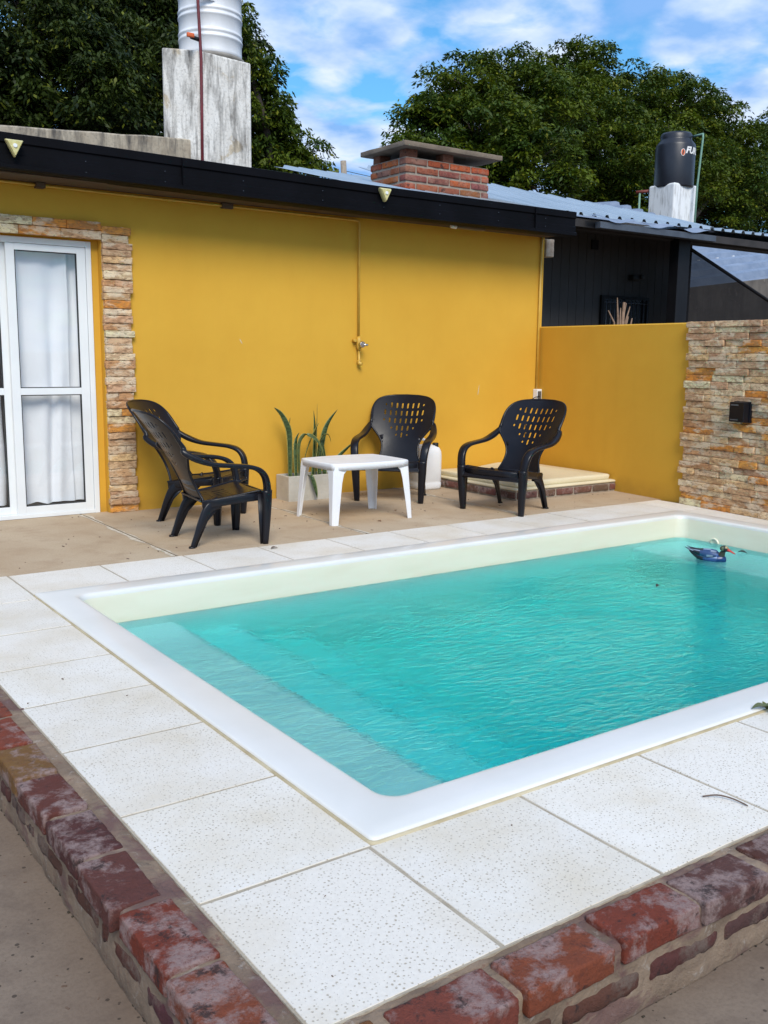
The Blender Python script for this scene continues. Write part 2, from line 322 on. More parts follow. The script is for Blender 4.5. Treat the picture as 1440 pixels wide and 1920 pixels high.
M['snake_leaf'] = vcol_mat('banded_succulent_leaf', 0.4, 0.4, wave=True)
M['duck'] = vcol_mat('painted_decoy', 0.3, 0.5)
def water_mat():
    m, t, b = principled('pool_water')
    t.nodes.remove(b)
    v = coords(t)
    rf_ = N(t, 'ShaderNodeBsdfRefraction'); rf_.inputs['IOR'].default_value = 1.333; rf_.inputs['Roughness'].default_value = 0.0
    gl = N(t, 'ShaderNodeBsdfGlossy'); gl.inputs['Roughness'].default_value = 0.0; gl.inputs['Color'].default_value = (0.45, 0.95, 0.96, 1)
    fz = N(t, 'ShaderNodeFresnel'); fz.inputs['IOR'].default_value = 1.333
    g = N(t, 'ShaderNodeMixShader'); t.links.new(fz.outputs[0], g.inputs[0]); t.links.new(rf_.outputs[0], g.inputs[1]); t.links.new(gl.outputs[0], g.inputs[2])
    def rot(sc):
        mp = N(t, 'ShaderNodeMapping'); mp.inputs['Rotation'].default_value = (0, 0, R(35)); mp.inputs['Scale'].default_value = sc; t.links.new(v, mp.inputs[0]); return mp.outputs[0]
    w1 = noise_node(t, rot((1.0, 1.8, 1)), 6.5, 2, 0.5, 0.9)
    w2 = noise_node(t, rot((1.0, 2.2, 1)), 19.0, 3, 0.6, 0.8)
    w3 = noise_node(t, v, 1.8, 2, 0.5)
    s_ = N(t, 'ShaderNodeSeparateXYZ'); t.links.new(v, s_.inputs[0])
    mr = N(t, 'ShaderNodeMapRange'); mr.inputs[1].default_value = 4.5; mr.inputs[2].default_value = 3.0; mr.inputs[3].default_value = 0.16; mr.inputs[4].default_value = 1.0
    t.links.new(s_.outputs[1], mr.inputs[0])
    gust = ramp(t, noise_node(t, v, 1.1, 2).outputs[0], [(0.35, 0.45), (0.62, 1.15)])
    gm = N(t, 'ShaderNodeMath', operation='MULTIPLY'); t.links.new(mr.outputs[0], gm.inputs[0]); t.links.new(gust, gm.inputs[1])
    a = N(t, 'ShaderNodeMath', operation='MULTIPLY'); a.inputs[1].default_value = 0.68; t.links.new(w2.outputs[0], a.inputs[0])
    a2 = N(t, 'ShaderNodeMath', operation='ADD'); t.links.new(a.outputs[0], a2.inputs[0]); t.links.new(w1.outputs[0], a2.inputs[1])
    a3 = N(t, 'ShaderNodeMath', operation='MULTIPLY'); t.links.new(a2.outputs[0], a3.inputs[0]); t.links.new(gm.outputs[0], a3.inputs[1])
    a4 = N(t, 'ShaderNodeMath', operation='MULTIPLY_ADD'); a4.inputs[1].default_value = 1.0; t.links.new(w3.outputs[0], a4.inputs[0]); t.links.new(a3.outputs[0], a4.inputs[2])
    bp = N(t, 'ShaderNodeBump'); bp.inputs['Strength'].default_value = 1.0; bp.inputs['Distance'].default_value = 0.015
    t.links.new(a4.outputs[0], bp.inputs['Height'])
    for q_ in (rf_, gl, fz): t.links.new(bp.outputs[0], q_.inputs['Normal'])
    t.links.new(g.outputs[0], t.nodes['Material Output'].inputs['Surface'])
    va = N(t, 'ShaderNodeVolumeAbsorption'); va.inputs['Color'].default_value = (0.02, 0.972, 0.966, 1); va.inputs['Density'].default_value = 2.6
    vs_ = N(t, 'ShaderNodeVolumeScatter'); vs_.inputs['Color'].default_value = (0.25, 0.98, 0.94, 1); vs_.inputs['Density'].default_value = 0.10; vs_.inputs['Anisotropy'].default_value = 0.3
    ad = N(t, 'ShaderNodeAddShader'); t.links.new(va.outputs[0], ad.inputs[0]); t.links.new(vs_.outputs[0], ad.inputs[1])
    t.links.new(ad.outputs[0], t.nodes['Material Output'].inputs['Volume'])
    return m
M['water'] = water_mat()

# ------------------------------------------------------------------ helpers
ORG = {}
def tag(o, label=None, cat=None, group=None, kind=None):
    if label: o['label'] = label
    if cat: o['category'] = cat
    if group: o['group'] = group
    if kind: o['kind'] = kind
    return o
def thing(name, loc, label, cat, group=None, rz=0.0):
    o = bpy.data.objects.new(name, None); o.empty_display_size = 0.1; col.objects.link(o)
    o.location = loc; o.rotation_euler = (0, 0, rz); ORG[o.name] = Vector(loc) if rz == 0 else Vector((0, 0, 0))
    return tag(o, label, cat, group)
class MB:
    """collects geometry, builds it as one mesh object"""
    def __init__(s): s.v = []; s.f = []; s.c = []; s.mi = []; s.sm = []; s.mats = []; s.cur = 0; s.colr = (1, 1, 1)
    def use(s, mat):
        if mat not in s.mats: s.mats.append(mat)
        s.cur = s.mats.index(mat); return s
    def face(s, idx, smooth=False):
        s.f.append(tuple(idx)); s.c.append(s.colr); s.mi.append(s.cur); s.sm.append(smooth)
    def quad(s, *ps, smooth=False):
        b = len(s.v); s.v += [tuple(p) for p in ps]; s.face(range(b, b+len(ps)), smooth)
    def box(s, x0, x1, y0, y1, z0, z1):
        b = len(s.v)
        s.v += [(x0, y0, z0), (x1, y0, z0), (x1, y1, z0), (x0, y1, z0), (x0, y0, z1), (x1, y0, z1), (x1, y1, z1), (x0, y1, z1)]
        for q in ((0, 3, 2, 1), (4, 5, 6, 7), (0, 1, 5, 4), (1, 2, 6, 5), (2, 3, 7, 6), (3, 0, 4, 7)): s.face([b+i for i in q])
    def obox(s, c, ax, ay, az, hx, hy, hz):
        c, ax, ay, az = map(Vector, (c, ax, ay, az)); b = len(s.v)
        for sz in (-1, 1):
            for sx, sy in ((-1, -1), (1, -1), (1, 1), (-1, 1)): s.v.append(tuple(c+ax*hx*sx+ay*hy*sy+az*hz*sz))
        for q in ((0, 3, 2, 1), (4, 5, 6, 7), (0, 1, 5, 4), (1, 2, 6, 5), (2, 3, 7, 6), (3, 0, 4, 7)): s.face([b+i for i in q])
    def lump(s, c, h, r=0.006, cell=0.02, amp=0.004, freq=25, seed=0, rot=0.0):
        """rounded block with an uneven surface"""
        hx, hy, hz = h; idx = {}; cr, sr = math.cos(rot), math.sin(rot)
        def ticks(L):
            n = max(1, int(round(2*(L-r)/cell))); return [-L]+[-L+r+(2*(L-r))*i/n for i in range(n+1)]+[L]
        T = [ticks(hx), ticks(hy), ticks(hz)]
        def vert(p):
            key = (round(p[0], 5), round(p[1], 5), round(p[2], 5))
            if key in idx: return idx[key]
            q = Vector([max(-(L-r), min(L-r, a)) for a, L in zip(p, h)]); d = Vector(p)-q
            if d.length > 1e-9: P = q+d.normalized()*r
            else: P = Vector(p)
            nrm = d.normalized() if d.length > 1e-9 else Vector((0, 0, 1))
            n = noise.noise((P+Vector((seed*3.1, seed*1.7, seed)))*freq)+0.5*noise.noise((P+Vector((seed, 5, 2)))*freq*2.7)
            P = P+nrm*n*amp
            X = P.x*cr-P.y*sr; Y = P.x*sr+P.y*cr
            s.v.append((c[0]+X, c[1]+Y, c[2]+P.z)); idx[key] = len(s.v)-1; return idx[key]
        for ax in range(3):
            a, b_ = [(1, 2), (2, 0), (0, 1)][ax]
            for sg in (-1, 1):
                for i in range(len(T[a])-1):
                    for j in range(len(T[b_])-1):
                        qs = []
                        for (ii, jj) in ((i, j), (i+1, j), (i+1, j+1), (i, j+1)):
                            p = [0, 0, 0]; p[ax] = sg*h[ax]; p[a] = T[a][ii]; p[b_] = T[b_][jj]; qs.append(vert(p))
                        if sg < 0: qs.reverse()
                        s.face(qs, True)
    def tube(s, pts, r, n=8, cap=True):
        pts = [Vector(p) for p in pts]; rs = r if isinstance(r, (list, tuple)) else [r]*len(pts)
        b = len(s.v); prev = None
        for i, p in enumerate(pts):
            t = (pts[min(i+1, len(pts)-1)]-pts[max(i-1, 0)]).normalized()
            if prev is None: u = t.orthogonal().normalized()
            else:
                u = prev-t*prev.dot(t); u = u.normalized() if u.length > 1e-6 else t.orthogonal().normalized()
            prev = u; w_ = t.cross(u)
            for k in range(n):
                a = 2*PI*k/n; s.v.append(tuple(p+(u*math.cos(a)+w_*math.sin(a))*rs[i]))
        for i in range(len(pts)-1):
            for k in range(n): s.face((b+i*n+k, b+i*n+(k+1) % n, b+(i+1)*n+(k+1) % n, b+(i+1)*n+k), True)
        if cap:
            s.face([b+k for k in range(n)][::-1]); e = b+(len(pts)-1)*n; s.face([e+k for k in range(n)])
    def sweep(s, pts, side, wh, k=3):
        """rounded-rect section along pts; side = width direction per point; wh = (halfwidth, halfthickness)"""
        pts = [Vector(p) for p in pts]; b = len(s.v); n = 4*k
        for i, p in enumerate(pts):
            t = (pts[min(i+1, len(pts)-1)]-pts[max(i-1, 0)]).normalized()
            sd_ = Vector(side[i] if isinstance(side, list) else side); sd_ = (sd_-t*sd_.dot(t)).normalized(); nn = t.cross(sd_)
            hw, hh = wh[i]; r_ = min(hw, hh)*0.65
            for q, (sx, sy) in enumerate(((1, 1), (-1, 1), (-1, -1), (1, -1))):
                for m_ in range(k):
                    a = PI/2*(q+m_/(k-1)); s.v.append(tuple(p+sd_*(sx*(hw-r_)+r_*math.cos(a))+nn*(sy*(hh-r_)+r_*math.sin(a))))
        for i in range(len(pts)-1):
            for j in range(n): s.face((b+i*n+j, b+i*n+(j+1) % n, b+(i+1)*n+(j+1) % n, b+(i+1)*n+j), True)
        s.face([b+j for j in range(n)][::-1]); e = b+(len(pts)-1)*n; s.face([e+j for j in range(n)])
    def loft(s, rings, close=True, smooth=True, cap0=False, cap1=False):
        b = len(s.v); n = len(rings[0])
        for rg in rings: s.v += [tuple(p) for p in rg]
        for i in range(len(rings)-1):
            for j in range(n if close else n-1): s.face((b+i*n+j, b+i*n+(j+1) % n, b+(i+1)*n+(j+1) % n, b+(i+1)*n+j), smooth)
        if cap0: s.face([b+j for j in range(n)][::-1])
        if cap1: e = b+(len(rings)-1)*n; s.face([e+j for j in range(n)])
    def lathe(s, c, prof, n=24):
        s.loft([[(c[0]+r*math.cos(2*PI*k/n), c[1]+r*math.sin(2*PI*k/n), c[2]+z) for k in range(n)] for r, z in prof])
    def build(s, name, mat, parent=None, off=None, bevel=0.0, seg=2):
        me = bpy.data.meshes.new(name)
        o = bpy.data.objects.new(name, me)
        d = Vector((0, 0, 0))
        if parent is not None: d = ORG.get(parent.name, Vector((0, 0, 0)))
        if off is not None: d = Vector(off)
        me.from_pydata([(v[0]-d.x, v[1]-d.y, v[2]-d.z) for v in s.v], [], s.f)
        if s.mats:
            for m_ in s.mats: me.materials.append(m_)
            me.polygons.foreach_set('material_index', s.mi)
        else: me.materials.append(mat)
        me.polygons.foreach_set('use_smooth', s.sm)
        a = me.color_attributes.new('Col', 'FLOAT_COLOR', 'CORNER')
        buf = np.empty((len(me.loops), 4), np.float32); k = 0
        for f_, c_ in zip(s.f, s.c): buf[k:k+len(f_)] = (*c_, 1); k += len(f_)
        a.data.foreach_set('color', buf.ravel())
        me.update(); col.objects.link(o)
        if parent is not None: o.parent = parent; ORG[o.name] = d
        elif off is not None: o.location = off
        if bevel:
            bv = o.modifiers.new('bevel', 'BEVEL'); bv.width = bevel; bv.segments = seg; bv.limit_method = 'ANGLE'; bv.angle_limit = R(40)
        return o
def bez(P, n):
    """Catmull-Rom through points"""
    P = [Vector(p) for p in P]; out = []
    for i in range(len(P)-1):
        p0 = P[max(i-1, 0)]; p1 = P[i]; p2 = P[i+1]; p3 = P[min(i+2, len(P)-1)]
        for k in range(n):
            t = k/n; out.append(0.5*((2*p1)+(p2-p0)*t+(2*p0-5*p1+4*p2-p3)*t*t+(3*p1-p0-3*p2+p3)*t**3))
    out.append(P[-1]); return out
def lerp_list(L, n):
    out = []
    for i in range(len(L)-1):
        for k in range(n): t = k/n; out.append(tuple(a+(b-a)*t for a, b in zip(L[i], L[i+1])))
    out.append(tuple(L[-1])); return out

# ------------------------------------------------------------------ ground, patio, terrace paving
X0, X1, Y0, Y1 = 1.27, 6.20, 1.83, 4.78           # outer rim of the pool
PX0, PX1, PY0, PY1 = 0.80, 6.58, 1.33, 5.28        # paved area
g = MB(); gx = [-400, 0.70, 6.9, 400]; gy = [-400, 1.26, 5.5, 600]     # one sheet with the raised terrace and pool left open
for i in range(3):
    for j in range(3):
        if (i, j) != (1, 1): g.quad((gx[i], gy[j], -0.20), (gx[i+1], gy[j], -0.20), (gx[i+1], gy[j+1], -0.20), (gx[i], gy[j+1], -0.20))
tag(g.build('ground', M['yard']), 'brown concrete yard around the raised pool terrace', 'ground', kind='structure')

pt = MB()
pt.use(M['patio'])
JX = [-6, 2.235, 3.60, 5.06, 6.95]
for i in range(4):
    xa, xb = JX[i]+(0.006 if i else 0), JX[i+1]-(0.006 if i < 3 else 0)
    if i == 0:
        pt.box(-6, 0.64, 4.6, 7.3, -0.21, 0.0); pt.box(0.64, xb, 5.28, 7.3, -0.21, -0.0005)
    else: pt.box(xa, xb, 5.28, 7.3, -0.21, 0.0)
pt.box(0.64, 2.0, 5.285, 5.9, -0.19, -0.02)
pt.use(M['dirt']); pt.box(2.2, 6.9, 5.285, 7.25, -0.19, -0.010)
pt.use(M['lime'])
for jx, dx in ((2.235, -0.01), (3.60, 0.06), (5.06, -0.12)):
    for side in (-1, 1):
        rg = []
        for k in range(61):
            y = 5.285+k*(7.0-5.285)/60; c_ = jx+side*0.006
            wv = max(0.0015, 0.012+0.045*noise.noise(Vector((y*5, jx, side*4)))+0.008*noise.noise(Vector((y*23, jx, side))))
            rg.append([(c_, y, 0.0025), (c_+side*wv, y, 0.0015)])
        for a, b_ in zip(rg, rg[1:]):
            q = [a[0], a[1], b_[1], b_[0]]
            if side < 0: q.reverse()
            pt.quad(*q)
tag(pt.build('patio', M['patio']), 'tan concrete patio along the yellow wall', 'patio', kind='structure')

pv = MB(); pv.use(M['grout'])
def deck_sheet(z, mb):     # four strips round the pool
    mb.box(PX0, PX1, PY0, Y0+0.01, -0.19, z); mb.box(PX0, PX1, Y1-0.01, PY1, -0.19, z)
    mb.box(PX0, X0+0.01, Y0+0.01, Y1-0.01, -0.19, z); mb.box(X1-0.01, PX1, Y0+0.01, Y1-0.01, -0.19, z)
deck_sheet(-0.0022, pv)
pv.use(M['paver'])
def slab(x0, x1, y0, y1):
    if x1-x0 < 0.03 or y1-y0 < 0.03: return
    g_ = 0.006
    tone = 0.93+0.09*rnd.random(); wv = rnd.random()*0.03; pv.colr = (tone, tone-wv*0.5, tone-wv)
    nx, ny = max(1, int((x1-x0)/0.06)), max(1, int((y1-y0)/0.06)); dz = rnd.uniform(-0.001, 0.001)
    b = len(pv.v)
    def j(a, c): return 0.0022*noise.noise(Vector((a*40, c*40, 1)))
    for iy in range(ny+1):
        for ix in range(nx+1):
            fx, fy = ix/nx, iy/ny
            x = x0+g_+(x1-x0-2*g_)*fx; y = y0+g_+(y1-y0-2*g_)*fy
            if ix in (0, nx): x += j(x, y)
            if iy in (0, ny): y += j(y, x)
            pv.v.append((x, y, 0.0+dz))
    for iy in range(ny):
        for ix in range(nx):
            i = b+iy*(nx+1)+ix; pv.face((i, i+1, i+nx+2, i+nx+1))
    # thin dropped edge
    per = [b+i for i in range(nx+1)]+[b+iy*(nx+1)+nx for iy in range(1, ny+1)]+[b+ny*(nx+1)+ix for ix in range(nx-1, -1, -1)]+[b+iy*(nx+1) for iy in range(ny-1, 0, -1)]
    b2 = len(pv.v)
    for i in per: p = pv.v[i]; pv.v.append((p[0]+(0.0006 if p[0] > (x0+x1)/2 else -0.0006), p[1]+(0.0006 if p[1] > (y0+y1)/2 else -0.0006), -0.003))
    m = len(per)
    for k in range(m): pv.face((per[k], b2+k, b2+(k+1) % m, per[(k+1) % m]))
ys = [PY0, 1.815, 2.308, 2.815, 3.24, 3.665, 4.16, 4.66, PY1]
ys = [PY0, 1.822, 2.308, 2.80, 3.24, 3.67, 4.16, 4.70, PY1]
for a, b_ in zip(ys, ys[1:]):
    if a >= Y0-0.05: slab(PX0, X0-0.002, a, b_)
xs = [1.256, 1.757, 2.25, 2.745, 3.24, 3.735, 4.23, 4.725, 5.22, 5.715, 6.21, PX1]
slab(PX0, 1.256, PY0, 1.822)
for a, b_ in zip(xs, xs[1:]): slab(a, b_, PY0, Y0-0.002)
xf = [1.27, 1.77, 2.27, 2.77, 3.27, 3.77, 4.27, 4.77, 5.27, 5.77, 6.27, PX1]
for a, b_ in zip(xf, xf[1:]): slab(a, b_, Y1+0.002, PY1)
yr = [Y0, 2.32, 2.81, 3.30, 3.79, 4.28, Y1]
for a, b_ in zip(yr, yr[1:]): slab(X1+0.002, PX1, a, b_)
tag(pv.build('paving', M['paver']), 'white pitted paving slabs round the pool', 'paving', kind='structure')

# brick kerb (raised edge of the terrace)
kerb = thing('brick_kerb', (0.7, 1.25, -0.2), 'low weathered red brick kerb holding up the white paving', 'kerb')
mm = MB()
mm.lump((0.722, 3.95, -0.106), (0.068, 2.74, 0.099), 0.012, 0.028, 0.007, 14, 3)
mm.lump((4.06, 1.272, -0.106), (3.40, 0.062, 0.099), 0.012, 0.028, 0.007, 14, 5)
mm.build('mortar_wall', M['mortar'], kerb)
mt = MB()
mt.lump((0.785, 4.05, -0.018), (0.030, 2.74, 0.012), 0.006, 0.022, 0.006, 22, 8)
mt.lump((4.06, 1.335, -0.018), (3.28, 0.022, 0.012), 0.006, 0.022, 0.006, 22, 9)
mt.build('mortar_fillet', M['mortar'], kerb)
kb = MB(); kb.use(M['kerb_brick'])
TON = [(0.19, 0.035, 0.020), (0.12, 0.035, 0.030), (0.22, 0.055, 0.025), (0.075, 0.028, 0.026), (0.19, 0.045, 0.028), (0.12, 0.045, 0.038), (0.22, 0.085, 0.03)]
def kbrick(c, h, i, rot=0):
    k = TON[(i*5+2) % 7]; kb.colr = tuple(max(0.01, x*rnd.uniform(0.85, 1.15)) for x in k)
    kb.lump(c, h, 0.005, 0.008, 0.0024, 34, i+1, rot)
y = 1.375; i = 0
while y < 6.4:
    L = rnd.uniform(0.232, 0.25)
    kbrick((0.700+rnd.uniform(-0.006, 0.006), y+L/2, -0.026+rnd.uniform(-0.003, 0.003)), (0.060, L/2, 0.028), i, rnd.uniform(-0.02, 0.02)); y += L+rnd.uniform(0.018, 0.036); i += 1
x = 0.66
while x < 7.1:
    L = rnd.uniform(0.232, 0.25)
    kbrick((x+L/2, 1.250+rnd.uniform(-0.005, 0.005), -0.026+rnd.uniform(-0.003, 0.003)), (L/2, 0.058, 0.028), i, rnd.uniform(-0.02, 0.02)); x += L+rnd.uniform(0.018, 0.036); i += 1
kb.build('brick_course', M['kerb_brick'], kerb)
kc = MB(); kc.use(M['washed_brick'])
y = 1.26; i = 300
while y < 6.4:
    L = rnd.uniform(0.22, 0.25); kc.colr = tuple(x*rnd.uniform(0.6, 0.9) for x in (0.13, 0.05, 0.045))
    kc.lump((0.708, y+L/2, -0.112+rnd.uniform(-0.004, 0.004)), (0.057, L/2, 0.024), 0.012, 0.016, 0.008, 18, i, rnd.uniform(-0.03, 0.03)); y += L+0.03; i += 1
x = 0.78
while x < 7.1:
    L = rnd.uniform(0.22, 0.25); kc.colr = tuple(x_*rnd.uniform(0.6, 0.9) for x_ in (0.13, 0.05, 0.045))
    kc.lump((x+L/2, 1.2605, -0.112+rnd.uniform(-0.004, 0.004)), (L/2, 0.055, 0.024), 0.012, 0.016, 0.008, 18, i, rnd.uniform(-0.03, 0.03)); x += L+0.03; i += 1
kc.build('lower_brick_course', M['kerb_brick'], kerb)

# ------------------------------------------------------------------ pool
pool = thing('swimming_pool', ((X0+X1)/2, (Y0+Y1)/2, 0), 'rectangular cream fibreglass swimming pool with wide white rim', 'swimming pool')
def rrect(ins, z, r, ox0=X0, ox1=X1, oy0=Y0, oy1=Y1, n=7):
    x0, x1, y0, y1 = ox0+ins, ox1-ins, oy0+ins, oy1-ins; out = []
    for cx, cy, a0 in ((x1-r, y1-r, 0), (x0+r, y1-r, PI/2), (x0+r, y0+r, PI), (x1-r, y0+r, 1.5*PI)):
        for k in range(n): a = a0+PI/2*k/(n-1); out.append((cx+r*math.cos(a), cy+r*math.sin(a), z))
    return out
rim = MB()
prof = [(0.0, -0.01, 0.02), (0.0, 0.006, 0.02), (0.003, 0.011, 0.02), (0.008, 0.013, 0.022), (0.06, 0.015, 0.04), (0.135, 0.015, 0.06), (0.148, 0.0135, 0.065), (0.156, 0.009, 0.07), (0.161, 0.0, 0.075), (0.163, -0.012, 0.078)]
rim.loft([rrect(a, z, r) for a, z, r in prof])
rim.build('rim', M['rim'], pool)
sl = MB(); sl.loft([rrect(-0.010, -0.002, 0.03), rrect(-0.008, 0.0035, 0.028), rrect(-0.002, 0.0055, 0.022), rrect(0.001, 0.004, 0.02)])
sl.build('sealing_bead', simple('stained_sealant', (0.50, 0.43, 0.29), (0.36, 0.29, 0.17), 9, 0.8, 0.3, 80), pool)
bs = MB()
prof = [(0.163, -0.012, 0.078), (0.166, -0.03, 0.08), (0.175, -0.15, 0.085), (0.20, -0.6, 0.10), (0.225, -1.10, 0.12), (0.25, -1.19, 0.13), (0.30, -1.235, 0.15), (0.38, -1.25, 0.17)]
bs.loft([rrect(a, z, r) for a, z, r in prof])
bs.face(range(len(bs.v)-28, len(bs.v)))
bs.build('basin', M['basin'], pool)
def pool_block(name, x0, x1, y0, y1, ztop, r=0.12, zb=-1.24):
    b_ = MB()
    rs = [(0.0, zb), (0.0, ztop-0.05), (0.006, ztop-0.025), (0.02, ztop-0.008), (0.05, ztop)]
    b_.loft([rrect(a, z, max(0.03, r-a), x0, x1, y0, y1) for a, z in rs]); b_.face(range(len(b_.v)-28, len(b_.v)))
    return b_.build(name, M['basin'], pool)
pool_block('step', 1.30, 1.94, 1.9, 4.70, -0.28)
pool_block('step', 1.30, 2.30, 1.9, 4.70, -0.52)
pool_block('step', 1.30, 2.68, 1.9, 4.70, -0.80)
pool_block('seat', 5.48, 6.15, 1.9, 4.70, -0.30)
inl = MB(); c0 = Vector((6.028, 4.30, -0.158))
inl.tube([c0+Vector((-0.004, 0.036*math.cos(a), 0.036*math.sin(a))) for a in [2*PI*k/20 for k in range(21)]], 0.008, 8, False)
inl.tube([c0+Vector((0.01, 0, 0)), c0+Vector((0.004, 0, 0))], 0.034, 16)
inl.build('return_inlet', M['basin'], pool)
wt = MB()
WZ = -0.152
nx, ny = 2, 2
wt.loft([rrect(0.155, -1.30, 0.06), rrect(0.155, WZ, 0.06)], smooth=False, cap0=True, cap1=True)
tag(wt.build('water', M['water']), 'turquoise rippled pool water', 'water', kind='structure')

# ------------------------------------------------------------------ house
WX1 = 6.82
house = thing('house', (2.5, 7.0, 0), 'mustard yellow rendered house with black eaves and a sliding glass door', 'house')
wl = MB()
D0, D1, DZ = -1.05, 2.44, 1.985      # door opening
wl.box(-6, D0, 7.0, 7.2, -0.1, 2.50); wl.box(D1, WX1, 7.0, 7.2, -0.1, 2.50); wl.box(D0, D1, 7.0, 7.2, DZ, 2.50)
wl.box(WX1-0.2, WX1, 7.2, 11, -0.1, 2.50)
wl.build('wall', M['yellow'], house)
inside = MB(); inside.box(D0-0.3, D1+0.3, 7.75, 7.8, 0, 2.2); inside.box(D0-0.3, D1+0.3, 7.2, 7.8, -0.02, 0.012)
inside.box(D1+0.3, D1+0.35, 7.2, 7.8, 0, 2.2); inside.box(D0-0.35, D0-0.3, 7.2, 7.8, 0, 2.2); inside.box(D0-0.3, D1+0.3, 7.2, 7.8, 2.2, 2.25)
inside.build('interior', simple('dim_interior', (0.5, 0.5, 0.5), (0.45, 0.45, 0.45), 3, 0.9), house)
# scuffs where the paint has flaked
for (x, z, l, tilt) in ((3.546, 1.28, 0.022, 2.1), (6.03, 0.865, 0.05, 1.4)):
    sc_ = MB(); pts = []
    for k in range(10):
        an = 2*PI*k/10; u_, v_ = math.cos(an)*l*rnd.uniform(0.8, 1.1), math.sin(an)*0.0045*rnd.uniform(0.6, 1.2)
        pts.append((x+u_*math.cos(tilt)-v_*math.sin(tilt), z+u_*math.sin(tilt)+v_*math.cos(tilt)))
    sc_.loft([[(p[0], 7.0005, p[1]) for p in pts], [(p[0], 6.9985, p[1]) for p in pts]], cap0=True, cap1=True)
    sc_.build('flaked_paint', M['pale_plaster'], house)
# eaves: fascia / gutter with stepped profile
E0, E1, EY = -6.0, 6.83, 6.60
fs = MB()
pr = [(EY+0.40, 2.53), (EY+0.02, 2.53), (EY, 2.525), (EY, 2.47), (EY+0.012, 2.462), (EY+0.012, 2.40), (EY+0.004, 2.392), (EY+0.004, 2.345), (EY-0.012, 2.335), (EY-0.012, 2.312), (EY+0.02, 2.306), (EY+0.13, 2.306), (EY+0.13, 2.32)]
def fz_(x): return 0.010*(4.6-x) if x < 4.6 else 0.0       # the gutter falls slightly towards the right
fs.loft([[(x, a, b_-0.006+fz_(x)) for a, b_ in pr] for x in (E0, 4.6, E1)], close=False, smooth=False)
fs.quad(*[(E1, a, b_-0.006) for a, b_ in pr][::-1])
fs.quad(*[(E0, a, b_-0.006+fz_(E0)) for a, b_ in pr])
for x in (-1.2, 2.9, 6.3): fs.box(x, x+0.004, EY-0.0135, EY+0.012, 2.312+fz_(x), 2.515+fz_(x))
fs.build('fascia', M['fascia'], house)
sf = MB(); sf.box(E0, E1-0.01, EY+0.10, 7.0, 2.322, 2.345)
sf.build('soffit', M['soffit'], house)
for x in np.arange(0.3, 6.8, 0.61):
    xx = x+0.1*rnd.random()
    for z in (2.43, 2.36):
        sc2 = MB(); sc2.obox((xx, EY-0.001, z), (1, 0, 0), (0, 1, 0), (0, 0, 1), 0.0022, 0.004, 0.0022); sc2.build('screw', M['steel_beam'], house)
# own roof sheet behind the fascia
def corrug(mb, x0, x1, yf, zf, yb, zb, pitch=0.17, h=0.028, th=0.004):
    xs_ = []; x = x0
    while x < x1:
        xs_ += [(x, 0), (x+pitch*0.62, 0), (x+pitch*0.72, h), (x+pitch*0.90, h)]; x += pitch
    xs_.append((x, 0))
    def F(v, x): return v(x) if callable(v) else v
    top = [[(x, F(yf, x), F(zf, x)+dz) for x, dz in xs_], [(x, F(yb, x), F(zb, x)+dz) for x, dz in xs_]]
    mb.loft(top, close=False, smooth=False)
    bot = [[(p[0], p[1], p[2]-th) for p in top[0]], [(p[0], p[1], p[2]-th) for p in top[1]]]
    mb.loft(bot[::-1], close=False, smooth=False); mb.loft([bot[0], top[0]], close=False, smooth=False)
rf = MB(); corrug(rf, 4.95, 6.75, 6.66, 2.494, 9.0, 3.055); corrug(rf, -6, 4.95, 6.66, 2.494, 11.0, 2.60)
rf.build('roof', M['galv'], house)
# chimney: part of the house
CX0, CX1, CY0, CY1 = 5.36, 6.345, 7.30, 7.86
cb = MB(); cb.use(M['mortar_pale'])
ch_core = MB(); ch_core.box(CX0+0.008, CX1-0.008, CY0+0.008, CY1-0.008, 2.45, 2.948)
chim = ch_core.build('chimney', M['mortar_pale'], house)
cb = MB(); cb.use(M['chim_brick'])
CT = [(0.42, 0.085, 0.03), (0.36, 0.10, 0.05), (0.30, 0.11, 0.08), (0.46, 0.12, 0.04), (0.28, 0.09, 0.065)]
course, bh = 0.0725, 0.052; bi = 0
for r_ in range(7):
    z = 2.94-course*r_-bh/2; offx = 0.13 if r_ % 2 else 0.0
    for (a0, a1, horiz) in ((CX0, CX1, True), (CY0, CY1, False)):
        for face in (0, 1):
            p = a0-offx*(1 if horiz else 1)
            if not horiz: p = a0-(0.13-offx)
            while p < a1-0.02:
                q0, q1 = max(p, a0), min(p+0.242, a1)
                if q1-q0 > 0.05:
                    cb.colr = tuple(x*rnd.uniform(0.8, 1.15) for x in CT[rnd.randrange(5)])
                    m_ = (q0+q1)/2; L = (q1-q0)/2
                    if horiz: cb.lump((m_, (CY0+0.05) if face == 0 else (CY1-0.05), z), (L, 0.052, bh/2), 0.006, 0.03, 0.003, 20, bi)
                    else:
                        if q0 < CY0+0.11: q0 = CY0+0.11
                        if q1 > CY1-0.11: q1 = CY1-0.11
                        m_ = (q0+q1)/2; L = (q1-q0)/2
                        if L > 0.02: cb.lump(((CX0+0.05) if face == 0 else (CX1-0.05), m_, z), (0.052, L, bh/2), 0.006, 0.03, 0.003, 20, bi)
                    bi += 1
                p += 0.258
for (x, y) in ((CX0+0.08, CY0+0.07), (CX1-0.08, CY1-0.07), (CX0+0.08, CY1-0.07), ((CX0+CX1)/2, CY0+0.06), ((CX0+CX1)/2, CY1-0.06)):
    cb.colr = (0.24, 0.09, 0.05); cb.lump((x, y, 2.985), (0.062, 0.055, 0.036), 0.006, 0.03, 0.003, 20, bi); bi += 1
cb.build('brick', M['chim_brick'], chim)
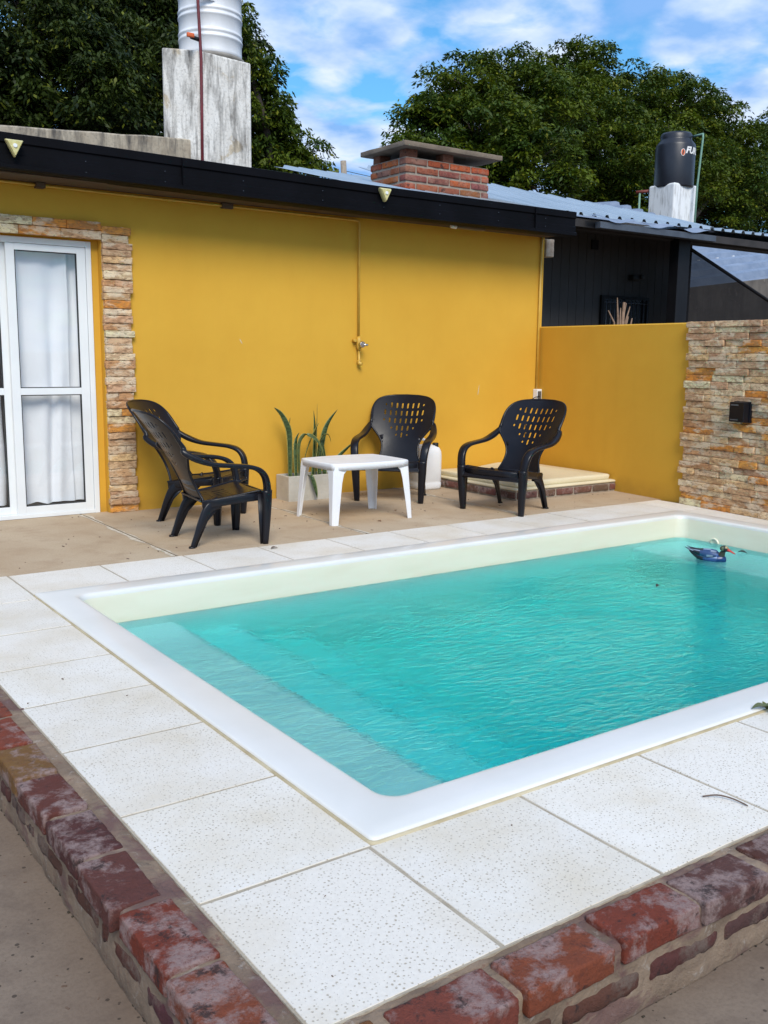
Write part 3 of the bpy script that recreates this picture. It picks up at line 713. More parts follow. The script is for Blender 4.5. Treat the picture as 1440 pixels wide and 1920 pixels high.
cs = MB(); cs.lump(((CX0+CX1)/2+0.01, (CY0+CY1)/2-0.01, 3.042), ((CX1-CX0)/2+0.085, (CY1-CY0)/2+0.075, 0.022), 0.005, 0.06, 0.004, 9, 3)
cs.build('cap_slab', simple('weathered_slab', (0.20, 0.155, 0.115), (0.13, 0.10, 0.075), 6, 0.9, 0.5, 40), chim)
# stone surround of the door: column and lintel
STC = [(0.50, 0.42, 0.34), (0.42, 0.32, 0.24), (0.56, 0.50, 0.44), (0.38, 0.25, 0.16), (0.46, 0.22, 0.05), (0.52, 0.42, 0.30), (0.44, 0.36, 0.30), (0.60, 0.55, 0.48), (0.50, 0.27, 0.07), (0.47, 0.38, 0.27), (0.40, 0.30, 0.25)]
def stone_block(mb, c, h, seed, rot=0.0, dark=1.0):
    k = STC[rnd.randrange(len(STC))]; f_ = rnd.uniform(0.85, 1.1)*dark
    mb.colr = tuple(min(0.8, x*f_*w_) for x, w_ in zip(k, (1.50, 1.20, 0.84)))
    mb.lump(c, h, 0.0025, 0.012, 0.0035, 38, seed, rot)
ss = MB(); ss.use(M['stone'])
nc = 38; z = 0.0
zs = [0.0]; 
while zs[-1] < 2.06: zs.append(zs[-1]+rnd.uniform(0.047, 0.062))
for k, (a, b_) in enumerate(zip(zs, zs[1:])):
    b_ = min(b_, 2.10); xa, xb = 2.440+rnd.uniform(-0.004, 0.006), 2.652+rnd.uniform(-0.018, 0.014); d = rnd.uniform(0.018, 0.042)
    parts_ = [(xa, xb)] if rnd.random() < 0.72 else [(xa, xa+(xb-xa)*rnd.uniform(0.35, 0.65))]
    if len(parts_) == 1 and parts_[0][1] < xb-0.01: parts_.append((parts_[0][1], xb))
    for (p, q) in parts_: stone_block(ss, ((p+q)/2, 7.0-d/2+0.004, (a+b_)/2), ((q-p)/2-0.001, d/2+0.006, (b_-a)/2-0.0015), k+rnd.random())
for row, (za, zb) in enumerate(((1.975, 2.035), (2.037, 2.098))):
    x = 2.438
    while x > -1.3:
        L = rnd.uniform(0.17, 0.30); d = rnd.uniform(0.020, 0.034)
        stone_block(ss, (x-L/2, 7.0-d/2+0.004, (za+zb)/2), (L/2-0.001, d/2+0.006, (zb-za)/2-0.0015), x*7+row); x -= L
for k in range(36):     # left column, out of frame
    z = k*0.058; stone_block(ss, (-1.16, 6.99, z+0.028), (0.105, 0.02, 0.0275), k+90)
ss.build('stone_surround', M['stone'], house)
# sliding door
dr_ = MB(); DY = 7.085
FR1 = 2.385
dr_.box(FR1-0.038, FR1, DY-0.035, DY+0.06, 0.0, DZ-0.02); dr_.box(D0, D0+0.04, DY-0.035, DY+0.06, 0.0, DZ-0.02)
dr_.box(D0+0.04, FR1-0.038, DY-0.035, DY+0.06, DZ-0.062, DZ-0.02); dr_.box(D0+0.04, FR1-0.038, DY-0.035, DY+0.06, 0.001, 0.03)
door = dr_.build('sliding_door', M['aluminium'], house, bevel=0.003)
jb = MB(); jb.box(FR1, D1-0.001, DY-0.02, 7.19, 0.0, DZ-0.001); jb.box(D0, FR1, DY-0.02, 7.19, DZ-0.02, DZ-0.001); jb.build('reveal', M['yellow'], house)
def leaf(x0, x1, y, right_w, left_w):
    mb = MB(); za, zb = 0.030, DZ-0.064; st = 0.0; mid = 0.905; t_ = 0.016
    mb.box(x0, x0+left_w, y-t_, y+t_, za, zb); mb.box(x1-right_w, x1, y-t_, y+t_, za, zb)
    mb.box(x0+left_w, x1-right_w, y-t_, y+t_, za, za+0.055); mb.box(x0+left_w, x1-right_w, y-t_, y+t_, zb-0.045, zb)
    mb.box(x0+left_w, x1-right_w, y-t_, y+t_, mid-0.024, mid+0.024)
    o = mb.build('door_leaf', M['aluminium'], door, bevel=0.002)
    gk = MB(); g0, g1 = x0+left_w, x1-right_w
    for (a, b_) in ((za+0.055, mid-0.024), (mid+0.024, zb-0.045)):
        e = 0.006
        gk.box(g0, g0+e, y-0.010, y+0.01, a, b_); gk.box(g1-e, g1, y-0.010, y+0.01, a, b_); gk.box(g0+e, g1-e, y-0.010, y+0.01, a, a+e); gk.box(g0+e, g1-e, y-0.010, y+0.01, b_-e, b_)
    gk.build('gasket', M['rubber'], door)
    gl = MB()
    for (a, b_) in ((za+0.055, mid-0.024), (mid+0.024, zb-0.045)): gl.quad((g0, y, a), (g1, y, a), (g1, y, b_), (g0, y, b_))
    gl.build('pane', M['glass'], door)
leaf(1.795, 2.345, DY-0.012, 0.062, 0.058)
leaf(1.20, 1.80, DY+0.028, 0.050, 0.062)
leaf(0.60, 1.21, DY-0.012, 0.06, 0.06)
leaf(-1.0, 0.61, DY+0.028, 0.06, 0.06)
def curtain(x0, x1, y, zt, zb, label, nf, seed):
    mb = MB(); nx_ = 90; nz = 30; rg = []
    for iz in range(nz+1):
        z = zt+(zb-zt)*iz/nz; row = []
        for ix in range(nx_+1):
            u = ix/nx_; x = x0+(x1-x0)*u
            ph = noise.noise(Vector((u*nf, z*0.35, seed)))*5
            amp = 0.010+0.030*abs(noise.noise(Vector((u*nf*0.6+3, seed, z*0.2))))
            if u > 0.76: amp += 0.018
            yy = y+amp*math.sin(u*nf*6.28*(1.6 if u > 0.76 else 1)+ph)+0.006*noise.noise(Vector((x*9, z*6, seed)))
            row.append((x+0.02*noise.noise(Vector((u*3, z*1.5, seed+9)))*(1 if 0 < ix < nx_ else 0.3), yy, z if iz < nz else z+0.015*noise.noise(Vector((u*6, seed, 1)))))
        rg.append(row)
    mb.loft(rg, close=False)
    o = mb.build('curtain', M['curtain'], off=(x0, y, 0)); tag(o, label, 'curtain', 'white curtains behind the sliding door'); return o
curtain(1.815, 2.37, 7.165, 1.93, 0.088, 'white curtain panel behind the right door leaf, nearest the stone column', 2.3, 4.0)
curtain(1.30, 1.755, 7.20, 1.93, 0.09, 'white curtain edge at the left edge of the photo, behind the left door leaf', 3.4, 11.0)
curtain(-0.95, 1.25, 7.20, 1.93, 0.09, 'long white curtain at the far left of the door, past the left door leaf', 6, 15.0)

# surface-run conduit under the eaves and the outdoor shower
def runpipe(name, pts, r, label, cat, matk='yellow_pipe', extra=None):
    root = thing(name, pts[0], label, cat); mb = MB(); mb.tube(pts, r, 8); mb.build('pipe', M[matk], root)
    if extra: extra(root)
    return root
sh = thing('shower_pipe', (4.66, 7.0, 1.1), 'yellow painted water pipe under the eaves dropping to a chrome wall tap', 'pipe')
a = MB(); PXs = 4.648
a.tube([(-2, 6.975, 2.306), (1.7, 6.975, 2.308), (2.52, 6.975, 2.302), (3.5, 6.975, 2.299), (PXs-0.03, 6.975, 2.295), (PXs-0.006, 6.975, 2.288), (PXs, 6.975, 2.262), (PXs, 6.975, 1.33)], 0.0095, 8); a.build('pipe', M['yellow_pipe'], sh)
a = MB(); a.tube([(PXs, 6.975, 1.34), (PXs, 6.972, 1.31), (PXs, 6.97, 1.25), (PXs+0.003, 6.972, 1.22)], [0.014, 0.022, 0.022, 0.012], 12)
a.tube([(PXs-0.045, 6.985, 1.305), (PXs, 6.975, 1.305)], 0.010, 8); a.tube([(PXs-0.045, 6.955, 1.305), (PXs-0.045, 6.99, 1.305)], 0.013, 8)
a.tube([(PXs+0.003, 6.972, 1.225), (PXs+0.002, 6.97, 1.15), (PXs+0.004, 6.965, 1.13)], [0.0105, 0.0105, 0.018], 10)
a.tube([(PXs+0.004, 6.968, 1.14), (PXs+0.004, 6.968, 1.112), (PXs+0.015, 6.94, 1.108)], [0.019, 0.019, 0.014], 10); a.build('tap_body', M['yellow_pipe'], sh)
a = MB(); a.tube([(PXs, 6.96, 1.272), (PXs, 6.925, 1.272), (PXs, 6.92, 1.272), (PXs, 6.905, 1.272)], [0.016, 0.018, 0.029, 0.024], 14)
a.tube([(PXs, 6.91, 1.272), (PXs+0.042, 6.895, 1.268)], [0.008, 0.011], 8); a.build('handle', M['chrome'], sh)
a = MB(); a.box(3.38, 3.47, 6.95, 6.99, 2.28, 2.317); a.build('junction_box', M['soffit'], sh)
a = MB(); a.box(1.99, 2.05, 6.93, 6.995, 2.285, 2.318); a.build('junction_box', M['soffit'], sh)
cd = thing('wall_conduit', (6.765, 7, 0.8), 'yellow painted conduit running down the corner of the yellow wall', 'conduit')
a = MB(); a.tube([(6.765, 6.982, 2.318), (6.765, 6.982, 0.86)], 0.011, 8); a.build('pipe', M['yellow_pipe'], cd)
sb_ = thing('socket_box', (6.79, 7.0, 0.75), 'small white outdoor socket box at the foot of the corner conduit', 'socket box')
a = MB(); a.box(6.735, 6.812, 6.935, 6.998, 0.760, 0.870); a.build('casing', M['white_plastic'], sb_, bevel=0.006)
a = MB(); a.box(6.740, 6.780, 6.926, 6.934, 0.775, 0.850); a.build('socket', simple('grey_socket', (0.09, 0.09, 0.09)), sb_)
a = MB(); a.tube(bez([(6.76, 6.925, 0.80), (6.70, 6.93, 0.79), (6.655, 6.96, 0.74), (6.64, 6.98, 0.6), (6.64, 6.985, 0.12)], 6), 0.0045, 6)
tag(a.build('cable', M['rubber']), 'thin black cable hanging from the white socket box', 'cable')
# triangular lamps on the fascia
def tri_lamp(x, label):
    root = thing('eave_lamp', (x, EY-0.03, 2.45), label, 'lamp', 'lamps on the black fascia')
    a = MB(); P = [(-0.058, 0, 0.048), (0.058, 0, 0.048), (0.0, 0, -0.062)]
    def ring(k, dy): 
        out = []
        for i in range(3):
            c_ = Vector(P[i]); nx_ = Vector(P[(i+1) % 3]); pv_ = Vector(P[(i-1) % 3])
            for t in (0.14, 0.05): q = c_+(pv_-c_)*t*0.9; out.append(q*k)
            for t in (0.05, 0.14): q = c_+(nx_-c_)*t*0.9; out.append(q*k)
        return [(x+q.x, EY-0.015+dy, 2.452+q.z) for q in out]
    a.loft([ring(0.9, 0.0), ring(1.0, -0.015), ring(0.98, -0.035), ring(0.80, -0.05)], smooth=False, cap1=True); a.build('lens', M['lamp_lens'], root)
    a = MB(); a.tube([(x, EY-0.052, 2.462), (x, EY-0.072, 2.462)], [0.016, 0.012], 10); a.build('bulb', M['white_plastic'], root)
tri_lamp(1.755, 'triangular yellowed lamp on the fascia above the sliding door, left of the two')
tri_lamp(4.615, 'triangular yellowed lamp on the fascia in front of the brick chimney')
ul = thing('soffit_lamp', (5.5, 6.8, 2.3), 'slim lamp fixed under the soffit right of the chimney', 'lamp')
a = MB(); a.box(5.54, 5.86, 6.76, 6.82, 2.288, 2.317); a.build('housing', simple('lamp_housing', (0.16, 0.12, 0.08)), ul, bevel=0.006)
a = MB(); a.tube([(5.54, 6.79, 2.30), (5.48, 6.79, 2.298)], [0.02, 0.012], 8); a.build('bulb', M['white_plastic'], ul)

# ------------------------------------------------------------------ low boundary wall with stone cladding
LWA, LWB = Vector((6.80, 7.0)), Vector((6.60, 5.05))
ldir = (LWB-LWA).normalized(); lnrm = Vector((ldir.y, -ldir.x)); lnrm = lnrm if lnrm.x < 0 else -lnrm
lw = thing('boundary_wall', (6.7, 5.5, 0), 'low mustard yellow boundary wall, right part clad in split stone', 'wall')
def lwp(s, out, z): p = LWA+ldir*s+lnrm*out; return (p.x, p.y, z)
LH = 1.475; LE = 6.2
a = MB()
a.loft([[lwp(s, 0, -0.1), lwp(s, 0, LH-0.01), lwp(s, -0.012, LH), lwp(s, -0.16, LH), lwp(s, -0.16, -0.1)] for s in (0.0, LE)], smooth=False, cap0=True, cap1=True)
a.build('wall', M['yellow'], lw)
a = MB(); a.use(M['stone']); ang = math.atan2(ldir.y, ldir.x); S0 = (LWB-LWA).length
z = 0.0; k = 0
while z < LH-0.01:
    hgt = min(rnd.uniform(0.046, 0.06), LH+0.004-z)
    if LH-z-hgt < 0.03: hgt = LH+0.004-z
    s = S0+rnd.uniform(-0.02, 0.02)
    while s < 3.9:
        L = rnd.uniform(0.16, 0.34); d = rnd.uniform(0.024, 0.052); p = LWA+ldir*(s+L/2)+lnrm*(d/2-0.002)
        stone_block(a, (p.x, p.y, z+hgt/2), (L/2-0.001, d/2+0.004, hgt/2-0.0013), k, ang); s += L; k += 1
    z += hgt
a.build('stone_cladding', M['stone'], lw)
mbx = thing('meter_box', (6.5, 4.49, 0.7), 'black rectangular meter box on the stone cladding', 'meter box')  # meter box with grey slots, not a light source
a = MB(); sq = 2.52
def lwbox(mb, s0, s1, o0, o1, z0, z1):
    mb.loft([[lwp(s0, o0, z), lwp(s1, o0, z), lwp(s1, o1, z), lwp(s0, o1, z)] for z in (z0, z1)], smooth=False, cap0=True, cap1=True)
lwbox(a, 2.475, 2.635, 0.02, 0.052, 0.71, 0.87)
lwbox(a, 2.485, 2.625, 0.052, 0.11, 0.715, 0.865); a.build('casing', M['black_plastic'], mbx, bevel=0.004)
M['grey_slot'] = simple('grey_slot', (0.10, 0.10, 0.11))
for z0, z1 in ((0.838, 0.848), (0.728, 0.735)): a = MB(); lwbox(a, 2.50, 2.57, 0.11, 0.113, z0, z1); a.build('slot', M['grey_slot'], mbx)

# small masonry stub at the wall end
stub = MB(); stub.use(M['mortar_pale']); stub.lump((6.93, 7.08, 2.235), (0.055, 0.05, 0.085), 0.008, 0.03, 0.004, 20, 4)
tag(stub.build('masonry_stub', M['mortar_pale']), 'grey brown masonry stub sticking out at the house corner below the eaves', 'masonry block')

# ------------------------------------------------------------------ septic/pump cover on brick base in the corner
lid = thing('hatch_cover', (6.1, 6.4, 0), 'cream fibreglass hatch cover on a low brick base in the yellow corner', 'hatch cover')
HX0, HX1, HY0, HY1 = 5.47, 6.70, 5.84, 6.98
a = MB(); a.box(HX0+0.01, HX1-0.01, HY0+0.01, HY1-0.01, 0, 0.082); a.build('base', M['mortar_pale'], lid)
a = MB(); a.use(M['kerb_brick'])
for (p0, p1, hz) in ((HX0, HX1, True), (HY0, HY1, False)):
    p = p0+0.02
    while p < p1-0.06:
        L = min(rnd.uniform(0.19, 0.24), p1-p-0.01)
        a.colr = tuple(x*rnd.uniform(0.8, 1.2) for x in (0.17, 0.085, 0.065))
        if hz: a.lump((p+L/2, HY0+0.03, 0.042), (L/2, 0.032, 0.026), 0.006, 0.03, 0.003, 20, p*9)
        else: a.lump((HX0+0.03, p+L/2, 0.042), (0.032, L/2, 0.026), 0.006, 0.03, 0.003, 20, p*9)
        p += L+0.022
a.build('brick', M['kerb_brick'], lid)
a = MB(); cx_, cy_ = 0, 0
def hr(ins, z, r): return rrect(ins, z, r, HX0, HX1, HY0, HY1, 6)
a.loft([hr(0.012, 0.080, 0.03), hr(0.0, 0.084, 0.03), hr(0.0, 0.098, 0.03), hr(0.02, 0.104, 0.03), hr(0.05, 0.105, 0.03)], cap1=True); a.build('flange', M['cream'], lid)
a = MB(); a.loft([hr(0.045, 0.106, 0.04), hr(0.040, 0.112, 0.04), hr(0.036, 0.140, 0.04), hr(0.045, 0.150, 0.04), hr(0.07, 0.154, 0.05), hr(0.20, 0.160, 0.06)])
rg = hr(0.20, 0.160, 0.06); b0 = len(a.v); a.v += rg
apx = [(5.95, 6.75, 0.215), (6.30, 6.75, 0.215)]
ring2 = [((p[0]-6.085)*0.25+6.085, (p[1]-6.41)*0.2+6.62, 0.208) for p in rg]; ring3 = [((p[0]-6.085)*0.18+6.085, (p[1]-6.41)*0.12+6.62, 0.214) for p in rg]
a.loft([rg, ring2, ring3], cap1=True)
a.build('lid', M['cream'], lid)

# ------------------------------------------------------------------ chairs
def panel(outline, holes, fmap, xcuts, ycuts, thick, mat, name, parent, rimr=0.0, extra=None):
    bm = bmesh.new()
    for loop in [outline]+holes:
        vs = [bm.verts.new((p[0], p[1], 0)) for p in loop]
        for i in range(len(vs)): bm.edges.new((vs[i], vs[(i+1) % len(vs)]))
    bmesh.ops.triangle_fill(bm, use_beauty=True, use_dissolve=False, edges=bm.edges[:])
    for xc in xcuts: bmesh.ops.bisect_plane(bm, geom=bm.verts[:]+bm.edges[:]+bm.faces[:], plane_co=(xc, 0, 0), plane_no=(1, 0, 0))
    for yc in ycuts: bmesh.ops.bisect_plane(bm, geom=bm.verts[:]+bm.edges[:]+bm.faces[:], plane_co=(0, yc, 0), plane_no=(0, 1, 0))
    for v in bm.verts: v.co = fmap(v.co.x, v.co.y)
    bmesh.ops.recalc_face_normals(bm, faces=bm.faces[:])
    for f_ in bm.faces: f_.smooth = True
    # give thickness by hand: offset copy along vertex normals + side walls
    bm.normal_update(); top = list(bm.verts); faces = list(bm.faces); cp = {}
    for v in top: cp[v] = bm.verts.new(v.co-v.normal*thick)
    bnd = [e for e in bm.edges if len(e.link_faces) == 1]
    for f_ in faces: nf = bm.faces.new([cp[v] for v in reversed(f_.verts)]); nf.smooth = True
    for e in bnd:
        l_ = e.link_faces[0]; vs = list(l_.verts); i = vs.index(e.verts[0]); a_, b_ = (e.verts[0], e.verts[1]) if vs[(i+1) % len(vs)] == e.verts[1] else (e.verts[1], e.verts[0])
        q_ = [bm.verts.new(z_.co) for z_ in (b_, a_, cp[a_], cp[b_])]; bm.faces.new(q_)
    if rimr:
        pts = [fmap(p[0], p[1]) for p in outline]+[fmap(*outline[0])]
        t_ = MB(); t_.tube(pts, rimr, 8, False); base = [bm.verts.new(p) for p in t_.v]
        for f_ in t_.f: nf = bm.faces.new([base[i] for i in f_]); nf.smooth = True
    if extra is not None:
        base = [bm.verts.new(p) for p in extra.v]
        for f_, s_ in zip(extra.f, extra.sm): nf = bm.faces.new([base[i] for i in f_]); nf.smooth = s_
    me = bpy.data.meshes.new(name); bm.to_mesh(me); bm.free(); me.materials.append(mat)
    o = bpy.data.objects.new(name, me); col.objects.link(o); o.parent = parent; return o
def slot(x, y, hw, hh, sl=0.0, n=3):
    out = []
    for cx, cy, a0 in ((x, y+hh-hw, 0), (x, y-hh+hw, PI)):
        for k in range(n+1):
            a = a0+PI*k/n; px_, py_ = cx+hw*math.cos(a), cy+hw*math.sin(a); out.append((px_+sl*(py_-y), py_))
    return out
def make_chair():
    root = thing('garden_chair', (0, 0, 0), '', 'chair', 'black plastic garden chairs on the patio', rz=1e-9)
    LB = 0.66
    def prof_back(t):       # t 0..LB -> (y, z)
        u = t/LB; P0, P1, P2 = (-0.165, 0.285), (-0.265, 0.53), (-0.515, 0.842)
        return ((1-u)**2*P0[0]+2*u*(1-u)*P1[0]+u*u*P2[0], (1-u)**2*P0[1]+2*u*(1-u)*P1[1]+u*u*P2[1])
    hwid = [(0.0, 0.190), (0.06, 0.168), (0.12, 0.156), (0.18, 0.158), (0.24, 0.180), (0.30, 0.225), (0.345, 0.262), (0.40, 0.273), (0.46, 0.276), (0.52, 0.272), (0.57, 0.255), (0.605, 0.225), (0.632, 0.175), (0.650, 0.105)]
    out = [(w_, t) for t, w_ in hwid]
    sm = bez([(p[0], p[1], 0) for p in out], 3); R_ = [(p.x, p.y) for p in sm]
    outline = R_+[(0, LB-0.002)]+[(-x, t) for x, t in reversed(R_)]
    def fb(x, t):
        y_, z_ = prof_back(t); q = (x/0.27)**2
        y2, z2 = prof_back(min(LB, t+0.01)); dy, dz = y2-y_, z2-z_; l_ = math.hypot(dy, dz); ny_, nz_ = dz/l_, -dy/l_
        k = 0.050*q*(0.45+0.55*min(1, t/0.25)); return Vector((x, y_+ny_*k, z_+nz_*k))
    holes = []
    rows = [(0.560, 3.5), (0.490, 3.5), (0.420, 3.5), (0.350, 2.0), (0.285, 1.0)]
    for r_, (t, nh) in enumerate(rows):
        n_ = int(2*nh+1)
        for i in range(n_):
            x_ = (i-(n_-1)/2)*0.0475
            edge = abs(i-(n_-1)/2) > (n_-1)/2-0.1
            hh = 0.025 if not (edge and r_ != 1) else 0.011
            holes.append(slot(x_, t, 0.0072, hh, x_*0.12/0.2))
    panel(outline, holes, fb, [i*0.03 for i in range(-8, 9)], [0.04*i for i in range(1, 17)], 0.005, M['black_plastic'], 'backrest', root, 0.009)
    # seat
    def fs_(x, y_):
        u = (y_+0.17)/0.44
        z_ = 0.285+0.066*u-0.030*math.sin(PI*min(1, max(0, u)))*(1-(x/0.25)**2)
        if y_ > 0.215: z_ -= 2.2*(y_-0.215)**1.35*2.0
        return Vector((x, min(y_, 0.215+0.75*(y_-0.215)) if y_ > 0.215 else y_, z_))
    so_ = [(0.205, -0.17), (0.215, -0.05), (0.235, 0.1), (0.250, 0.2), (0.252, 0.27)]
    so2 = bez([(p[0], p[1], 0) for p in so_], 4); SR = [(p.x, p.y) for p in so2]
    outline = SR+[(-x, y_) for x, y_ in reversed(SR)]
    holes = [slot(x_*0.045, yy, 0.0055, 0.045) for yy in (-0.07, 0.05) for x_ in range(-3, 4)]
    ap = MB()
    for sx in (-1, 1):      # side rails under the seat edge
        ap.sweep([(sx*0.205, -0.165, 0.262), (sx*0.213, -0.05, 0.275), (sx*0.235, 0.1, 0.295), (sx*0.252, 0.215, 0.305)], (1, 0, 0), [(0.010, 0.026)]*4)
    ap.sweep([(-0.24, 0.236, 0.305), (-0.1, 0.245, 0.308), (0.1, 0.245, 0.308), (0.24, 0.236, 0.305)], (0, 1, 0), [(0.008, 0.022)]*4)
    panel(outline, holes, fs_, [i*0.04 for i in range(-6, 7)], [-0.17+0.03*i for i in range(1, 15)], 0.005, M['black_plastic'], 'seat', root, 0.007, ap)
    for sx in (-1, 1):
        ar = MB()
        e0, e1, e2 = fb(0.270, 0.52), fb(0.270, 0.455), fb(0.268, 0.39)
        P = [tuple(e0), tuple(e1), tuple(e2), (0.277, -0.292, 0.598), (0.290, -0.22, 0.556), (0.298, -0.12, 0.523), (0.302, 0.0, 0.510), (0.302, 0.10, 0.500), (0.299, 0.17, 0.478), (0.293, 0.212, 0.435), (0.286, 0.230, 0.375), (0.282, 0.232, 0.33)]
        W = [(0.006, 0.006), (0.009, 0.010), (0.013, 0.015), (0.020, 0.019), (0.028, 0.020), (0.031, 0.014), (0.032, 0.013), (0.032, 0.013), (0.032, 0.015), (0.032, 0.017), (0.031, 0.019), (0.031, 0.021)]
        path = bez([(sx*p[0], p[1], p[2]) for p in P], 4)
        ar.sweep(path, (1, 0, 0.0), lerp_list(W, 4))
        ar.build('armrest', M['black_plastic'], root)
        lg = MB()
        path = bez([(sx*0.279, 0.230, 0.345), (sx*0.277, 0.231, 0.25), (sx*0.271, 0.228, 0.12), (sx*0.266, 0.222, 0.0)], 4)
        lg.sweep(path, (1, 0, 0), lerp_list([(0.034, 0.034), (0.032, 0.028), (0.027, 0.023), (0.021, 0.018)], 4))
        lg.sweep([(sx*0.258, 0.205, 0.32), (sx*0.262, 0.205, 0.12), (sx*0.262, 0.205, 0.0)], (0, 1, 0), [(0.028, 0.004), (0.020, 0.004), (0.013, 0.004)])
        lg.build('leg', M['black_plastic'], root)
        lg = MB()
        path = bez([(sx*0.198, -0.06, 0.272), (sx*0.205, -0.125, 0.240), (sx*0.212, -0.172, 0.165), (sx*0.215, -0.21, 0.07), (sx*0.216, -0.235, 0.006)], 4)
        lg.sweep(path, (1, 0, 0), lerp_list([(0.014, 0.040), (0.016, 0.032), (0.016, 0.022), (0.014, 0.016), (0.013, 0.013)], 4))
        lg.sweep([(sx*0.200, -0.075, 0.262), (sx*0.203, -0.15, 0.17), (sx*0.205, -0.22, 0.0)], (0, 1, 0), [(0.03, 0.004), (0.022, 0.004), (0.012, 0.004)])
        lg.sweep([(sx*0.216, -0.238, 0.0), (sx*0.216, -0.240, 0.012)], (1, 0, 0), [(0.018, 0.022), (0.015, 0.018)])
        lg.build('leg', M['black_plastic'], root)
    return root
def dup(root):
    c = root.copy(); col.objects.link(c)
    for ch in list(root.children):
        d = ch.copy(); d.parent = c; col.objects.link(d)
    return c
chair0 = make_chair()
# (front-mid x, y) -> heading ; origin is midway between front and rear feet
CH = [(2.67, 5.635, (0.46, -0.055), 'black plastic garden chair nearest the pool at the left, seen from the side'),
      (2.93, 6.44, (0.667, -0.700), 'black plastic garden chair at the left, behind another and closest to the stone column'),
      (4.70, 6.50, (-0.72, -0.66), 'black plastic garden chair against the yellow wall behind the white table'),
      (5.13, 5.575, (-0.44, -0.12), 'black plastic garden chair right of the white table, in front of the cream hatch cover')]
for i, (x, y, h, lab) in enumerate(CH):
    c = chair0 if i == 0 else dup(chair0)
    c.location = (x, y, 0); c.rotation_euler = (0, 0, math.atan2(h[1], h[0])-PI/2); c['label'] = lab
stk = MB(); 

# ------------------------------------------------------------------ white table
tb = thing('garden_table', (3.90, 5.895, 0), 'low white plastic garden table between the black chairs', 'table')
TX, TY = 3.90, 5.895
def bar(hx, hy, bul, z, n=10):
    out = []
    for (ax, ay, bx_, by_) in ((-hx, -hy, hx, -hy), (hx, -hy, hx, hy), (hx, hy, -hx, hy), (-hx, hy, -hx, -hy)):
        nx_, ny_ = (by_-ay), -(bx_-ax); l_ = math.hypot(nx_, ny_); nx_, ny_ = nx_/l_, ny_/l_
        for k in range(n):
            t = (k+0.25)/(n-0.5) if False else k/n; e = math.sin(PI*t)*bul*(1.0 if ay == by_ else 0.35)
            cut = 0.010*(1-min(1, min(t, 1-t)*8))
            px_ = ax+(bx_-ax)*t+nx_*(e-cut); py_ = ay+(by_-ay)*t+ny_*(e-cut); out.append((TX+px_, TY+py_, z))
    return out
a = MB(); hx, hy = 0.325, 0.238
a.loft([bar(hx-0.004, hy-0.004, 0.035, 0.387), bar(hx, hy, 0.035, 0.386), bar(hx, hy, 0.035, 0.425), bar(hx-0.004, hy-0.004, 0.035, 0.432), bar(hx-0.012, hy-0.012, 0.034, 0.434), bar(hx-0.025, hy-0.025, 0.032, 0.432)], cap1=True)
a.loft([bar(hx-0.005, hy-0.005, 0.035, 0.424), bar(hx-0.004, hy-0.004, 0.035, 0.387)], cap0=True)
a.build('tabletop', M['white_plastic'], tb)
for sx, sy in ((-1, -1), (1, -1), (1, 1), (-1, 1)):
    a = MB()
    def L(z, cx, cy, wd, th=0.006, ch=0.014):
        px_, py_ = TX+sx*cx, TY+sy*cy; ix, iy = -sx, -sy
        pts = [(0, ch), (ch, 0), (wd, 0), (wd, th), (ch+th*0.4, th), (th, ch+th*0.4), (th, wd), (0, wd)]
        out = [(px_+ix*p, py_+iy*q, z) for p, q in pts]
        return out if sx*sy > 0 else out[::-1]
    lv = [(0.420, 0.322, 0.235, 0.13), (0.395, 0.325, 0.238, 0.115), (0.36, 0.328, 0.240, 0.082), (0.30, 0.332, 0.243, 0.070), (0.15, 0.342, 0.252, 0.058), (0.0, 0.350, 0.260, 0.046)]
    a.loft([L(*q) for q in lv], smooth=False, cap0=True, cap1=True)
    a.build('leg', M['white_plastic'], tb, bevel=0.0015)

# ------------------------------------------------------------------ jerrycan, planter, snake plant
jc = thing('jerrycan', (5.29, 6.83, 0), 'white plastic jerrycan with black cap behind the chair by the wall', 'jerrycan')
a = MB()
def jr(s_, z): return rrect(0.0+(1-s_)*0.11, z, 0.035*s_+0.012, 5.17, 5.41, 6.73, 6.96, 5)
a.loft([jr(0.9, 0.0), jr(0.98, 0.012), jr(1, 0.03), jr(1, 0.06), jr(0.96, 0.07), jr(1, 0.08), jr(1, 0.30), jr(0.97, 0.34), jr(0.86, 0.37), jr(0.62, 0.392), jr(0.35, 0.40)], cap0=True, cap1=True); a.build('body', M['white_plastic'], jc)
a = MB(); a.lathe((5.36, 6.79, 0.37), [(0.0, 0.045), (0.026, 0.045), (0.028, 0.04), (0.028, 0.0)], 14); a.build('cap', M['rubber'], jc)
a = MB(); a.tube(bez([(5.20, 6.86, 0.375), (5.20, 6.86, 0.42), (5.235, 6.86, 0.446), (5.28, 6.85, 0.44), (5.305, 6.84, 0.395)], 5), 0.013, 8); a.build('handle', M['white_plastic'], jc)
pl = thing('planter', (4.12, 6.85, 0), 'rectangular grey concrete planter against the yellow wall', 'planter')
a = MB(); px0, px1, py0, py1, pz = 3.845, 4.345, 6.775, 6.985, 0.205
a.loft([rrect(0, 0, 0.004, px0, px1, py0, py1, 3), rrect(0, pz-0.003, 0.004, px0, px1, py0, py1, 3), rrect(0.003, pz, 0.004, px0, px1, py0, py1, 3), rrect(0.018, pz, 0.004, px0, px1, py0, py1, 3), rrect(0.02, pz-0.003, 0.004, px0, px1, py0, py1, 3), rrect(0.02, 0.15, 0.004, px0, px1, py0, py1, 3)], smooth=False, cap0=True)
a.build('trough', M['planter'], pl)
